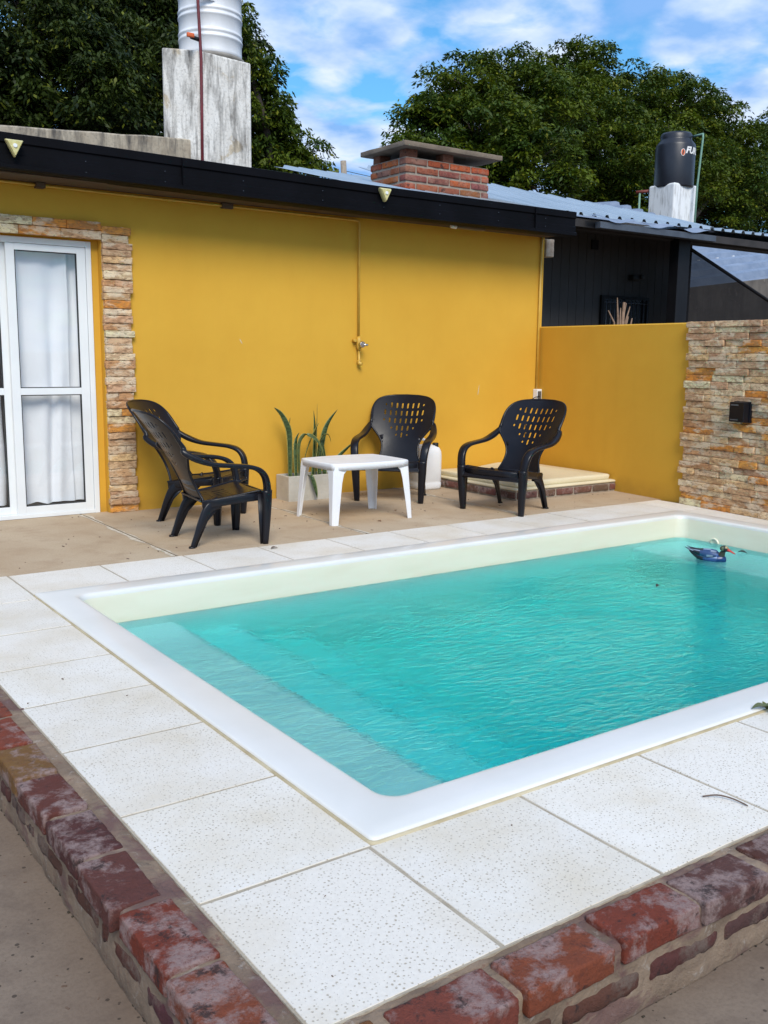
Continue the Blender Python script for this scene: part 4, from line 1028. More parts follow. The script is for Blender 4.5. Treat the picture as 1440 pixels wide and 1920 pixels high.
a = MB(); a.lump(((px0+px1)/2, (py0+py1)/2, 0.15), ((px1-px0)/2-0.021, (py1-py0)/2-0.021, 0.03), 0.01, 0.02, 0.01, 30, 2); a.build('soil', M['soil'], pl)
sp = thing('snake_plant', (4.1, 6.86, 0.17), 'banded snake plant with tall curving leaves growing in the concrete planter', 'plant')
LV = [([(3.905, 6.86, 0.17), (3.90, 6.85, 0.42), (3.885, 6.84, 0.58), (3.82, 6.83, 0.70), (3.735, 6.81, 0.765)], 0.026, 0),
      ([(3.925, 6.87, 0.17), (3.92, 6.87, 0.42), (3.905, 6.86, 0.60), (3.912, 6.86, 0.68)], 0.024, 1),
      ([(3.96, 6.85, 0.17), (3.955, 6.85, 0.40), (3.965, 6.85, 0.50), (3.99, 6.85, 0.555)], 0.022, 0),
      ([(4.00, 6.86, 0.17), (3.975, 6.84, 0.42), (4.005, 6.82, 0.525), (4.08, 6.80, 0.52), (4.14, 6.79, 0.46), (4.185, 6.78, 0.35)], 0.018, 2),
      ([(4.02, 6.85, 0.17), (4.05, 6.85, 0.36), (4.11, 6.84, 0.52), (4.165, 6.83, 0.63)], 0.020, 2),
      ([(4.13, 6.87, 0.17), (4.155, 6.87, 0.42), (4.15, 6.86, 0.60), (4.125, 6.85, 0.735)], 0.026, 1),
      ([(4.15, 6.86, 0.17), (4.16, 6.86, 0.45), (4.16, 6.85, 0.66), (4.16, 6.85, 0.79)], 0.013, 2),
      ([(4.19, 6.87, 0.17), (4.215, 6.87, 0.42), (4.255, 6.85, 0.60), (4.34, 6.82, 0.735)], 0.024, 1),
      ([(4.17, 6.83, 0.17), (4.15, 6.82, 0.36), (4.175, 6.80, 0.50), (4.225, 6.79, 0.53), (4.25, 6.78, 0.47)], 0.024, 0),
      ([(4.24, 6.86, 0.17), (4.225, 6.85, 0.32), (4.215, 6.84, 0.45)], 0.022, 1),
      ([(4.29, 6.86, 0.17), (4.33, 6.84, 0.30), (4.44, 6.81, 0.41), (4.56, 6.77, 0.515)], 0.019, 0),
      ([(4.04, 6.80, 0.19), (4.04, 6.755, 0.205), (4.055, 6.735, 0.14), (4.075, 6.73, 0.06), (4.085, 6.73, 0.015)], 0.022, 1)]
for pts, wd, kind in LV:
    a = MB(); path = bez(pts, 6); n_ = len(path); ph = rnd.uniform(-0.8, 0.8); rg = []
    for i, p in enumerate(path):
        u = i/(n_-1); t = (path[min(i+1, n_-1)]-path[max(i-1, 0)]).normalized()
        sd_ = Vector((math.cos(ph+u*0.8), math.sin(ph+u*0.8), 0)); sd_ = (sd_-t*sd_.dot(t)).normalized(); nn = t.cross(sd_)
        hw = wd*(0.55+0.45*math.sin(PI*min(1, u*1.5)/1.0*0.5))*(1-max(0, (u-0.45)/0.55)**1.8)+0.0006
        row = []
        for q in (-1, -0.78, -0.35, 0.35, 0.78, 1): row.append(p+sd_*hw*q+nn*(hw*0.45*q*q))
        rg.append(row)
    b = len(a.v)
    for row in rg: a.v += [tuple(p) for p in row]
    for i in range(n_-1):
        for k in range(5):
            edge = k in (0, 4)
            a.colr = (0.36, 0.33, 0.10) if (edge and kind != 1) else ((0.20, 0.22, 0.07) if edge else ((0.028, 0.052, 0.018) if kind != 2 else (0.07, 0.085, 0.022)))
            a.face((b+i*6+k, b+i*6+k+1, b+(i+1)*6+k+1, b+(i+1)*6+k), True)
    a.build('leaf', M['snake_leaf'], sp)

# ------------------------------------------------------------------ duck decoy floating in the pool
dk = thing('duck_decoy', (5.50, 3.95, WZ), 'blue and black duck decoy with red beak floating at the far pool end', 'duck decoy')
hd = Vector((0.36, -0.93, 0)).normalized(); sdv = Vector((-hd.y, hd.x, 0)); dc = Vector((5.49, 3.955, WZ))
def dpt(f_, s_, z): p = dc+hd*f_+sdv*s_; return Vector((p.x, p.y, WZ+z))
a = MB(); rings = []
sec = [(-0.165, 0.006, 0.058, 0.004), (-0.15, 0.016, 0.050, 0.010), (-0.12, 0.034, 0.036, 0.020), (-0.08, 0.052, 0.022, 0.034), (-0.03, 0.064, 0.016, 0.045), (0.03, 0.066, 0.012, 0.048), (0.08, 0.056, 0.012, 0.046), (0.115, 0.040, 0.014, 0.040), (0.138, 0.020, 0.014, 0.028), (0.146, 0.004, 0.012, 0.010)]
n_ = 18
for f_, hw, zc, hh in sec: rings.append([dpt(f_, hw*math.cos(2*PI*k/n_), zc+hh*math.sin(2*PI*k/n_)) for k in range(n_)])
b = len(a.v)
for rg in rings: a.v += [tuple(p) for p in rg]
for i in range(len(rings)-1):
    for k in range(n_):
        an = 2*PI*(k+0.5)/n_; topy = math.sin(an); f_ = (sec[i][0]+sec[i+1][0])/2
        if f_ > 0.06: c_ = (0.006, 0.035, 0.13)
        elif topy > 0.45 and f_ > -0.07: c_ = (0.08, 0.16, 0.38) if (i+k) % 3 else (0.22, 0.32, 0.50)
        elif f_ > -0.02 and topy > -0.2: c_ = (0.03, 0.07, 0.20)
        else: c_ = (0.02, 0.022, 0.03)
        a.colr = c_; a.face((b+i*n_+k, b+i*n_+(k+1) % n_, b+(i+1)*n_+(k+1) % n_, b+(i+1)*n_+k), True)
a.face([b+k for k in range(n_)][::-1]); 
body = a.build('body', M['duck'], dk)
for sgn in (-1, 1):    # folded wings
    a = MB(); rg = []
    for f_, s0, z0, wd in ((0.075, 0.048, 0.052, 0.006), (0.05, 0.056, 0.055, 0.022), (0.0, 0.062, 0.054, 0.030), (-0.06, 0.052, 0.056, 0.026), (-0.12, 0.034, 0.066, 0.015), (-0.17, 0.030, 0.082, 0.006), (-0.195, 0.029, 0.092, 0.001)):
        rg.append([dpt(f_, sgn*(s0+0.010*math.cos(2*PI*k/8)), z0+wd*math.sin(2*PI*k/8)) for k in range(8)])
    b = len(a.v)
    for r_ in rg: a.v += [tuple(p) for p in r_]
    for i in range(len(rg)-1):
        for k in range(8):
            a.colr = (0.28, 0.34, 0.44) if ((k+i) % 4 == 0 and i > 0) else ((0.035, 0.075, 0.19) if i < 3 else (0.02, 0.022, 0.032))
            a.face((b+i*8+k, b+i*8+(k+1) % 8, b+(i+1)*8+(k+1) % 8, b+(i+1)*8+k), True)
    a.build('wing', M['duck'], dk)
a = MB(); rg = []
HP = [(0.095, 0.030, 0.036), (0.108, 0.060, 0.026), (0.114, 0.082, 0.023)]
for f_, z0, r_ in HP: rg.append([dpt(f_+r_*math.cos(2*PI*k/14), r_*math.sin(2*PI*k/14), z0) for k in range(14)])
a.colr = (0.03, 0.035, 0.02); a.loft(rg)
# head ellipsoid
hc = (0.124, 0.108)
b = len(a.v); nu, nv = 16, 12
for iv in range(nv+1):
    th = PI*iv/nv
    for iu in range(nu):
        ph = 2*PI*iu/nu; a.v.append(tuple(dpt(hc[0]+0.036*math.cos(th), 0.026*math.sin(th)*math.cos(ph), hc[1]+0.028*math.sin(th)*math.sin(ph))))
for iv in range(nv):
    for iu in range(nu):
        ph = 2*PI*(iu+0.5)/nu; c_ = (0.018, 0.018, 0.02)
        if math.sin(ph) > 0.55 and iv < 5: c_ = (0.30, 0.24, 0.12)
        if 6 <= iv <= 7 and abs(math.sin(ph)) < 0.7: c_ = (0.16, 0.20, 0.10)
        a.colr = c_; a.face((b+iv*nu+iu, b+iv*nu+(iu+1) % nu, b+(iv+1)*nu+(iu+1) % nu, b+(iv+1)*nu+iu), True)
a.build('head', M['duck'], dk)
a = MB(); a.colr = (0.55, 0.02, 0.012)
a.loft([[dpt(f_, w_*math.cos(2*PI*k/10), z0+h_*math.sin(2*PI*k/10)) for k in range(10)] for f_, z0, w_, h_ in ((0.148, 0.103, 0.016, 0.016), (0.175, 0.092, 0.013, 0.010), (0.205, 0.078, 0.013, 0.005), (0.216, 0.073, 0.006, 0.003))], cap1=True)
a.build('beak', M['duck'], dk)
for sgn in (-1, 1):
    a = MB(); c_ = dpt(0.138, sgn*0.0225, 0.112); a.colr = (0.01, 0.01, 0.01)
    a.lathe(tuple(c_), [(0.0, 0.0045), (0.004, 0.002), (0.0045, 0.0), (0.004, -0.002), (0.0, -0.0045)], 8); a.build('eye', M['duck'], dk)
dk.scale = (0.8, 0.8, 0.8)

# ------------------------------------------------------------------ debris
ms = MB()
for k in range(900):
    if k % 2: cx_, cy_ = 0.668-abs(rnd.gauss(0, 0.006)), rnd.uniform(1.15, 5.6)
    else: cx_, cy_ = rnd.uniform(0.7, 6.6), 1.224-abs(rnd.gauss(0, 0.006))
    if noise.noise(Vector((cx_*3, cy_*3, 0))) < -0.12: continue
    r_ = rnd.uniform(0.001, 0.0026); ms.lump((cx_, cy_, -0.199+r_*0.3), (r_*rnd.uniform(0.8, 2.2), r_*rnd.uniform(0.8, 2.2), r_*0.7), r_*0.3, r_, r_*0.5, 90, k)
tag(ms.build('moss', simple('dark_moss_and_dirt', (0.030, 0.022, 0.016), (0.045, 0.036, 0.022), 40, 0.95)), 'dark moss and dirt crumbs along the foot of the brick kerb', 'moss', kind='stuff')
gt_ = MB(); gt_.use(M['twig'])
for k in range(420):
    reg = k % 3
    if reg == 0: cx_, cy_, cz_ = rnd.uniform(0.05, 0.62), rnd.uniform(0.9, 4.5), -0.2
    elif reg == 1: cx_, cy_, cz_ = rnd.uniform(1.2, 6.6), rnd.uniform(5.3, 6.95), 0.0
    else: cx_, cy_, cz_ = (rnd.uniform(0.8, 1.25), rnd.uniform(1.35, 5.2), 0.0005) if k % 2 else (rnd.uniform(1.2, 5.0), rnd.uniform(1.35, 1.8), 0.0005)
    if reg == 2 and rnd.random() < 0.88: continue
    r_ = rnd.uniform(0.001, 0.0032)*(1.5 if reg == 1 else 1); an = rnd.uniform(0, 3.1)
    gt_.obox((cx_, cy_, cz_+r_*0.4), (math.cos(an), math.sin(an), 0), (-math.sin(an), math.cos(an), 0), (0, 0, 1), r_*rnd.uniform(0.8, 2.6), r_*0.7, r_*0.4)
tag(gt_.build('grit', M['twig']), 'scattered dark grit and crumbs on the concrete and paving', 'grit', kind='stuff')
a = MB(); a.tube(bez([(2.17, 1.53, 0.004), (2.20, 1.505, 0.010), (2.22, 1.47, 0.008), (2.225, 1.425, 0.004)], 5), [0.0022]*15+[0.0012], 5)
tag(a.build('twig', M['twig']), 'thin curved dry twig lying on the front paving', 'twig')
def fallen(x, y, z, s_, rz, label, cols=(0.10, 0.13, 0.03), n=1, grp=None):
    a = MB()
    for k in range(n):
        a.colr = tuple(c*rnd.uniform(0.7, 1.3) for c in cols); an = rz+k*2.1; cx, sn = math.cos(an), math.sin(an)
        rows = []
        for i in range(7):
            u = i/6; wv = s_*0.24*math.sin(PI*u**0.8)+0.0004; zz = z+0.002+0.22*s_*u*(1-u)*2+k*0.003
            rows.append([(x+cx*s_*(u-0.1)-sn*wv*q, y+sn*s_*(u-0.1)+cx*wv*q, zz+abs(q)*wv*0.6) for q in (-1, 0, 1)])
        a.loft(rows, close=False)
    return tag(a.build('fallen_leaf', M['duck'], off=(x, y, z)), label, 'leaf', grp)
fallen(2.90, 1.815, 0.010, 0.065, 0.6, 'small green leaves lying on the right of the front pool rim', n=3)
fallen(3.62, 3.40, WZ-0.001, 0.05, 0.2, 'dark leaf floating in the middle of the pool', (0.02, 0.02, 0.012)) if False else None
fallen(4.55, 3.62, WZ+0.0005, 0.055, 0.3, 'dark leaf floating in mid pool in front of the far wall', (0.03, 0.03, 0.015))
fallen(5.86, 3.98, WZ+0.0005, 0.07, -1.2, 'thin dark leaf floating against the right pool wall beside the duck', (0.03, 0.03, 0.015))
fallen(3.95, 5.62, 0.0, 0.035, 2.0, 'small brown dry leaf on the patio under the white table', (0.16, 0.09, 0.05))
fallen(4.32, 5.95, 0.0, 0.035, 1.0, 'small brown dry leaf on the patio at the right of the white table', (0.16, 0.09, 0.05))
fallen(2.81, 5.17, 0.0, 0.05, 0.0, 'brown scrap of leaf on the far paving before the left chairs', (0.16, 0.10, 0.07))

# ------------------------------------------------------------------ left water tower and old parapet
YT = 13.5
tw = thing('tank_tower', (6.6, YT, -0.2), 'tall stained white rendered water tank tower behind the house', 'tower')
a = MB()
def towp(z, e=0.0):
    return [(6.225-e, YT, z), (7.06+e, YT, z), (7.06+e, YT+1.2, z), (6.30, YT+1.2, z), (5.83-e, YT+0.38, z)]
TZ = 5.40
a.v = []
r0 = towp(-0.2); r1 = towp(4.0); r2 = towp(TZ)
r2[4] = (5.83, YT+0.38, TZ+0.09); r2[0] = (6.225, YT, TZ+0.03); r2[3] = (6.30, YT+1.2, TZ+0.05); r2[1] = (7.06, YT, TZ-0.005)
a.loft([r0, r1, r2], smooth=False, cap1=True)
a.build('shaft', M['tower'], tw, bevel=0.03, seg=3)
a = MB(); a.lathe((6.66, YT+0.52, TZ+0.02), [(0.0, 0), (0.48, 0), (0.50, 0.02), (0.50, 0.05), (0.48, 0.06), (0.0, 0.06)], 28); a.build('base_disc', simple('tank_base_slab', (0.30, 0.28, 0.25), (0.2, 0.18, 0.16), 5, 0.9), tw)
tk = thing('water_tank', (6.66, YT+0.52, TZ+0.08), 'white ribbed cylindrical water tank standing on the stained tower', 'water tank')
a = MB(); pr = [(0.0, 0.0), (0.445, 0.0), (0.46, 0.02)]
z = 0.05
while z < 1.25:
    pr += [(0.46, z), (0.46, z+0.16), (0.472, z+0.170), (0.472, z+0.195), (0.46, z+0.205), (0.46, z+0.235), (0.472, z+0.245), (0.472, z+0.27), (0.46, z+0.28)]; z += 0.30
pr += [(0.44, z+0.05), (0.30, z+0.16), (0.0, z+0.17)]
a.lathe((6.66, YT+0.52, TZ+0.08), pr, 48); a.build('body', M['white_tank'], tk)
a = MB(); rg = []          # remains of a label
for k in range(16):
    an = R(-112)+R(52)*k/15; r_ = 0.463
    zt_ = TZ+0.08+0.79+0.03*noise.noise(Vector((k*0.9, 0, 0))); zb_ = TZ+0.08+0.68+0.03*noise.noise(Vector((k*0.7, 5, 0)))
    rg.append([(6.40+r_*math.cos(an), YT+0.52+r_*math.sin(an), zb_), (6.40+r_*math.cos(an), YT+0.52+r_*math.sin(an), zt_)])
a.loft(rg, close=False); a.build('label_remains', M['label_scrap'], tk)
rp = thing('red_pipe', (6.22, YT-0.05, 3.8), 'dark red pipe running down the front of the stained tower', 'pipe')
a = MB(); a.tube([(6.14, YT-0.03, 7.4), (6.20, YT-0.05, 6.2), (6.24, YT-0.05, 5.3), (6.24, YT-0.04, 4.6), (6.23, YT-0.04, 3.2)], 0.023, 8); a.build('pipe', M['red_pipe'], rp)
vv = thing('tank_valve', (6.12, YT-0.1, 5.58), 'small orange handled valve at the foot of the white tank', 'valve')
a = MB(); a.tube([(6.22, YT-0.03, 5.56), (6.08, YT-0.08, 5.56)], 0.03, 8); a.build('body', M['rubber'], vv)
a = MB(); a.lump((6.06, YT-0.10, 5.575), (0.055, 0.02, 0.03), 0.01, 0.03, 0.003, 9, 1); a.build('handle', M['orange'], vv)
pa = MB(); xs_ = [-4+0.35*k for k in range(int(9.75/0.35)+1)]; xs_ = [x for x in xs_ if x < 5.66]+[6.2, 7.05]
rg = []
for x in xs_:
    zt_ = 4.06+0.065*(x-3.47)+0.02*noise.noise(Vector((x*3, 0, 0))); rg.append([(x, YT+0.10, -0.2), (x, YT+0.10, zt_-0.02), (x, YT+0.12, zt_), (x, YT+0.27, zt_), (x, YT+0.27, -0.2)])
pa.loft(rg[:-1], smooth=False, cap0=True, cap1=True)
tag(pa.build('parapet', M['parapet']), 'mouldy old rendered wall left of the water tower, above the black fascia', 'wall')

# pole stub and wires far behind
po = thing('utility_pole', (12.9, 20, -0.2), 'weathered grey utility pole top left of the brick chimney', 'utility pole')
a = MB(); a.tube([(12.93, 20, -0.2), (12.90, 20, 5.0), (12.86, 20, 5.66)], [0.09, 0.075, 0.07], 8); a.build('pole', M['mortar_pale'], po)
a = MB(); a.tube([(12.66, 20, 5.32), (13.1, 20, 5.36)], 0.02, 6); a.tube([(12.70, 20, 5.28), (12.70, 20, 5.46)], 0.035, 6); a.build('insulator', M['old_wall'], po)
a = MB()
for z0, z1 in ((5.44, 5.34), (5.30, 5.12)): a.tube([(12.9, 20, z0), (16.5, 20.3, (z0+z1)/2-0.12), (24, 21, z1)], 0.008, 4)
tag(a.build('overhead_wires', M['rubber']), 'thin overhead wires running right from the utility pole', 'wires')

# ------------------------------------------------------------------ neighbour's gallery
nb = thing('neighbour_house', (9.5, 9, -0.2), 'dark neighbouring house with a galvanised corrugated roof over a shaded gallery', 'house')
a = MB(); WY = 9.0
for k in range(28):
    x = 7.4+k*0.152; a.box(x, x+0.146, WY, WY+0.05, -0.2, 2.95)
a.box(7.4, 11.7, WY+0.035, WY+0.12, -0.2, 2.95)
a.box(6.95, 7.4, WY+0.001, WY+0.12, -0.2, 2.95)
a.build('wall', M['dark_wall'], nb)
a = MB(); a.box(9.82, 10.72, WY-0.03, WY+0.02, 1.15, 1.975); a.build('window', simple('dark_pane', (0.012, 0.012, 0.014), None, 4, 0.2), nb)
a = MB(); a.box(9.80, 9.84, WY-0.045, WY-0.02, 1.13, 1.99); a.box(10.70, 10.74, WY-0.045, WY-0.02, 1.13, 1.99); a.box(9.84, 10.70, WY-0.045, WY-0.02, 1.955, 1.99)
a.box(10.24, 10.27, WY-0.045, WY-0.02, 1.15, 1.955); a.box(10.62, 10.645, WY-0.045, WY-0.02, 1.15, 1.955)
a.build('window_frame', M['dark_metal'], nb)
a = MB()
for k in range(11): a.tube([(9.88+k*0.082, WY-0.06, 1.15), (9.88+k*0.082, WY-0.06, 1.94)], 0.006, 5)
a.tube([(9.84, WY-0.06, 1.90), (10.70, WY-0.06, 1.90)], 0.006, 5); a.build('window_bars', M['steel_beam'], nb)
a = MB(); corrug(a, 6.5, 10.3, 7.80, lambda x: 2.715+0.012*(x-6.5), lambda x: 9.8 if x < 8.5 else max(7.95, 9.8-(x-8.5)*0.62), lambda x: (3.345 if x < 8.5 else max(2.80, 3.345-(x-8.5)*0.185)), pitch=0.21, h=0.035)
corrug(a, 10.3, 16.5, 7.80, lambda x: 2.76+0.012*(x-10.3), 10.4, 3.02, pitch=0.21, h=0.035)
a.build('roof', M['galv'], nb)
a = MB(); a.loft([[(x_, 7.86, 2.64), (x_, 9.25, 2.84), (x_, 9.25, 2.87), (x_, 7.86, 2.67)] for x_ in (6.9, 16.5)], smooth=False, cap0=True, cap1=True)
a.box(6.6, 16.5, 7.82, 7.858, 2.615, 2.70)
for yy in (8.05, 8.30, 8.55, 8.85, 9.15): a.box(6.9, 16.4, yy, yy+0.045, 2.60+(yy-7.86)*0.144, 2.645+(yy-7.86)*0.144)
a.build('gallery_ceiling', M['under_roof'], nb)
a = MB(); a.box(8.35, 10.42, 7.70, 7.78, 2.605, 2.675); a.build('beam', M['steel_beam'], nb, bevel=0.004)
a = MB(); a.box(10.05, 10.27, 7.96, 8.10, -0.2, 2.655); a.build('post', M['dark_metal'], nb, bevel=0.004)
a = MB(); rg = []
for k in range(30):
    x = 8.2+k*0.075; rg.append([(x, 7.76, 2.735+0.02*math.sin(k*0.8)), (x, 7.68, 2.70+0.025*math.sin(k*0.7+1))])
a.loft(rg, close=False); a.build('torn_sheet', M['galv_dark'], nb)
a = MB(); a.lump((10.40, WY-0.06, 2.24), (0.07, 0.05, 0.035), 0.01, 0.03, 0.002, 9, 1); a.lump((10.48, WY-0.11, 2.25), (0.03, 0.03, 0.03), 0.01, 0.03, 0.002, 9, 1)
tag(a.build('wall_light', M['rubber']), 'small black wall light on the dark neighbouring wall', 'wall light')
a = MB(); a.box(9.60, 9.72, WY-0.02, WY, 2.56, 2.68); a.build('vent', M['dark_metal'], nb)
dp = thing('dry_plant', (9.6, 8.4, 1.4), 'dry brown plant stalks showing above the low yellow wall', 'plant')
a = MB()
for (dx, h_, lean) in ((0, 0.36, -0.04), (0.05, 0.30, 0.08), (0.10, 0.26, 0.10), (-0.03, 0.20, -0.16), (0.13, 0.14, 0.05), (0.03, 0.24, 0.0), (0.22, 0.12, 0.03)):
    a.tube([(9.40+dx, 8.3, 1.0), (9.40+dx+lean*0.3, 8.3, 1.55+h_*0.3), (9.40+dx+lean, 8.3, 1.55+h_)], [0.02, 0.014, 0.006], 6)
a.tube([(9.46, 8.3, 1.2), (9.49, 8.3, 1.86)], [0.03, 0.018], 6)
a.build('stalks', M['dry_plant'], dp)
nn_ = thing('shade_net', (11.3, 8.2, 1.6), 'dark shade net panel hung at a slant right of the gallery post', 'shade net')
a = MB(); rg = []
for k in range(13):
    u = k/12; x = 10.40+3.0*u; zt_ = 2.62-0.98*u+0.01*math.sin(k); rg.append([(x, 8.2+0.01*math.sin(k*2), 0.6), (x, 8.2, zt_)])
a.loft(rg, close=False); a.build('net', M['net'], nn_)
a = MB(); a.tube([(10.40, 8.2, 2.63), (13.4, 8.2, 1.645)], 0.022, 6); a.build('edge_rail', M['dark_metal'], nn_)
ow_ = MB(); ow_.loft([[(x_, 12.6, -0.2), (x_, 12.6, 2.76+0.12*(x_-18.0)), (x_, 12.8, 2.76+0.12*(x_-18.0)), (x_, 12.8, -0.2)] for x_ in (11.75, 18, 22)], smooth=False, cap0=True, cap1=True); ow_.box(19.35, 22, 12.55, 12.595, 2.72, 3.25)
tag(ow_.build('old_wall', M['old_wall']), 'dirty concrete yard wall at the right edge behind the shade net', 'wall')
sd_ = thing('shed', (18, 14, -0.2), 'far shed with blue grey corrugated roof under the gallery edge at right', 'shed')
a = MB(); prof_ = []; y = 12.9
while y < 19: prof_ += [(y, 0), (y+0.20, 0), (y+0.25, 0.13), (y+0.38, 0.13)]; y += 0.43
def shz(x, y): return 2.72+0.14*(x-18.17)+0.34*(y-12.9)
for dz in (0.0, -0.006):
    rr_ = [[(x, y, shz(x, y)+h_+dz) for y, h_ in prof_] for x in (14.0, 21.5)]
    a.loft(rr_ if dz == 0 else rr_[::-1], close=False, smooth=False)
a.box(14.98, 20.6, 12.84, 12.90, 2.3, 2.42); a.build('roof', M['galv_dark'], sd_)
a = MB(); a.box(15.2, 20.4, 13.1, 13.2, -0.2, 2.3); a.box(15.2, 15.3, 13.2, 17.4, -0.2, 2.3); a.build('wall', M['old_wall'], sd_)
for k in range(18):
    x = 17.0+(k % 6)*0.62+0.1*rnd.random(); y = 13.29+0.84*(k//6)*1.3; a = MB(); a.obox((x, y, shz(x, y)+0.05), (1, 0, 0), (0, 1, 0), (0, 0, 1), 0.022, 0.022, 0.012); a.build('roof_bolt', M['white_tank'], sd_)

# right tank on white plinth
pc = Vector((25.25, 20.35, 0)); vd = Vector((pc.x, pc.y, 0)).normalized()
pb = thing('tank_plinth', (pc.x, pc.y, -0.2), 'square white streaked masonry plinth under the black tank', 'plinth')
sdir = Vector((vd.y, -vd.x, 0)); a = MB(); r3 = Vector((math.cos(R(-20)), math.sin(R(-20)), 0)); r4 = Vector((-r3.y, r3.x, 0))
a.obox((pc.x, pc.y, 3.15), (1, 0, 0), (0, 1, 0), (0, 0, 1), 0.56, 0.50, 3.27)
a.build('block', M['plinth'], pb, bevel=0.06, seg=3)
bt = thing('water_tank', (pc.x, pc.y, 6.5), 'black plastic water tank with white lettering on the white plinth', 'water tank')
TR = 0.60; BZ = 6.42
a = MB(); a.lathe((pc.x, pc.y, BZ), [(0, 0), (TR*0.97, 0), (TR, 0.05), (TR, 0.6), (TR, 1.22), (TR*0.97, 1.28), (TR*0.80, 1.40), (TR*0.78, 1.44), (TR*0.80, 1.55), (TR*0.72, 1.62), (0, 1.65)], 40); a.build('body', M['black_tank'], bt)
def wrap_text(body, ang0, zc, size, mat, name, parent):
    cu = bpy.data.curves.new(name, 'FONT'); cu.body = body; cu.size = size; cu.shear = 0.25; cu.offset = 0.012; cu.resolution_u = 3
    to = bpy.data.objects.new(name+'_src', cu); col.objects.link(to); bpy.context.view_layer.update()
    me = bpy.data.meshes.new_from_object(to.evaluated_get(bpy.context.evaluated_depsgraph_get())); bpy.data.objects.remove(to)
    me.name = name
    for v in me.vertices:
        x, y = v.co.x, v.co.y; an = ang0+x/TR; r_ = TR+0.006; v.co = Vector((r_*math.cos(an), r_*math.sin(an), y+zc-BZ))
    me.materials.clear(); me.materials.append(mat)
    o = bpy.data.objects.new(name, me); col.objects.link(o); o.parent = parent; return o
face_an = math.atan2(-vd.y, -vd.x)
bt.location = (pc.x, pc.y, BZ)
wrap_text('FURL', face_an+R(30), BZ+0.88, 0.26, M['letter_white'], 'lettering', bt)
ba = MB()
for mt_, an0, w_, h_, sh_ in ((M['letter_white'], face_an+R(22), 0.070, 0.105, 0.0), (M['orange'], face_an+R(22), 0.056, 0.092, 0.0), (M['black_tank'], face_an+R(22), 0.018, 0.085, 0.3)):
    ba.use(mt_); r_ = TR+0.005+0.003*len(ba.mats); pts = []
    for k in range(20):
        t = 2*PI*k/20; xx = w_*math.cos(t)+sh_*h_*math.sin(t)*0.6; zz = h_*math.sin(t); an = an0+xx/TR
        pts.append((pc.x+r_*math.cos(an), pc.y+r_*math.sin(an), BZ+0.97+zz))
    ba.quad(*pts)
ba.build('emblem', M['orange'], bt)
gp = thing('green_pipe', (25.8, 20.4, 5), 'green water pipe running up the right side of the black tank', 'pipe')
ps = pc+sdir*0.78-vd*0.3
a = MB(); a.tube([(pc.x+sdir.x*0.5, pc.y+sdir.y*0.5, 7.86), (ps.x, ps.y, 7.86), (ps.x, ps.y, 7.75), (ps.x-sdir.x*0.08, ps.y-sdir.y*0.08, 6.4), (ps.x-sdir.x*0.1, ps.y-sdir.y*0.1, 4.6)], 0.035, 6); a.build('pipe', M['green_pipe'], gp)
vp = thing('vent_pipe', (23.5, 21.5, 5), 'green pipe with red tee left of the white plinth', 'pipe')
ps = pc-sdir*1.0
a = MB(); a.tube([(ps.x, ps.y, 4.6), (ps.x, ps.y, 6.25)], 0.035, 6); a.build('pipe', M['green_pipe'], vp)
a = MB(); a.tube([(ps.x-sdir.x*0.12, ps.y-sdir.y*0.12, 6.27), (ps.x+sdir.x*0.42, ps.y+sdir.y*0.42, 6.30)], 0.05, 6); a.build('tee', simple('red_fitting', (0.22, 0.05, 0.035)), vp)

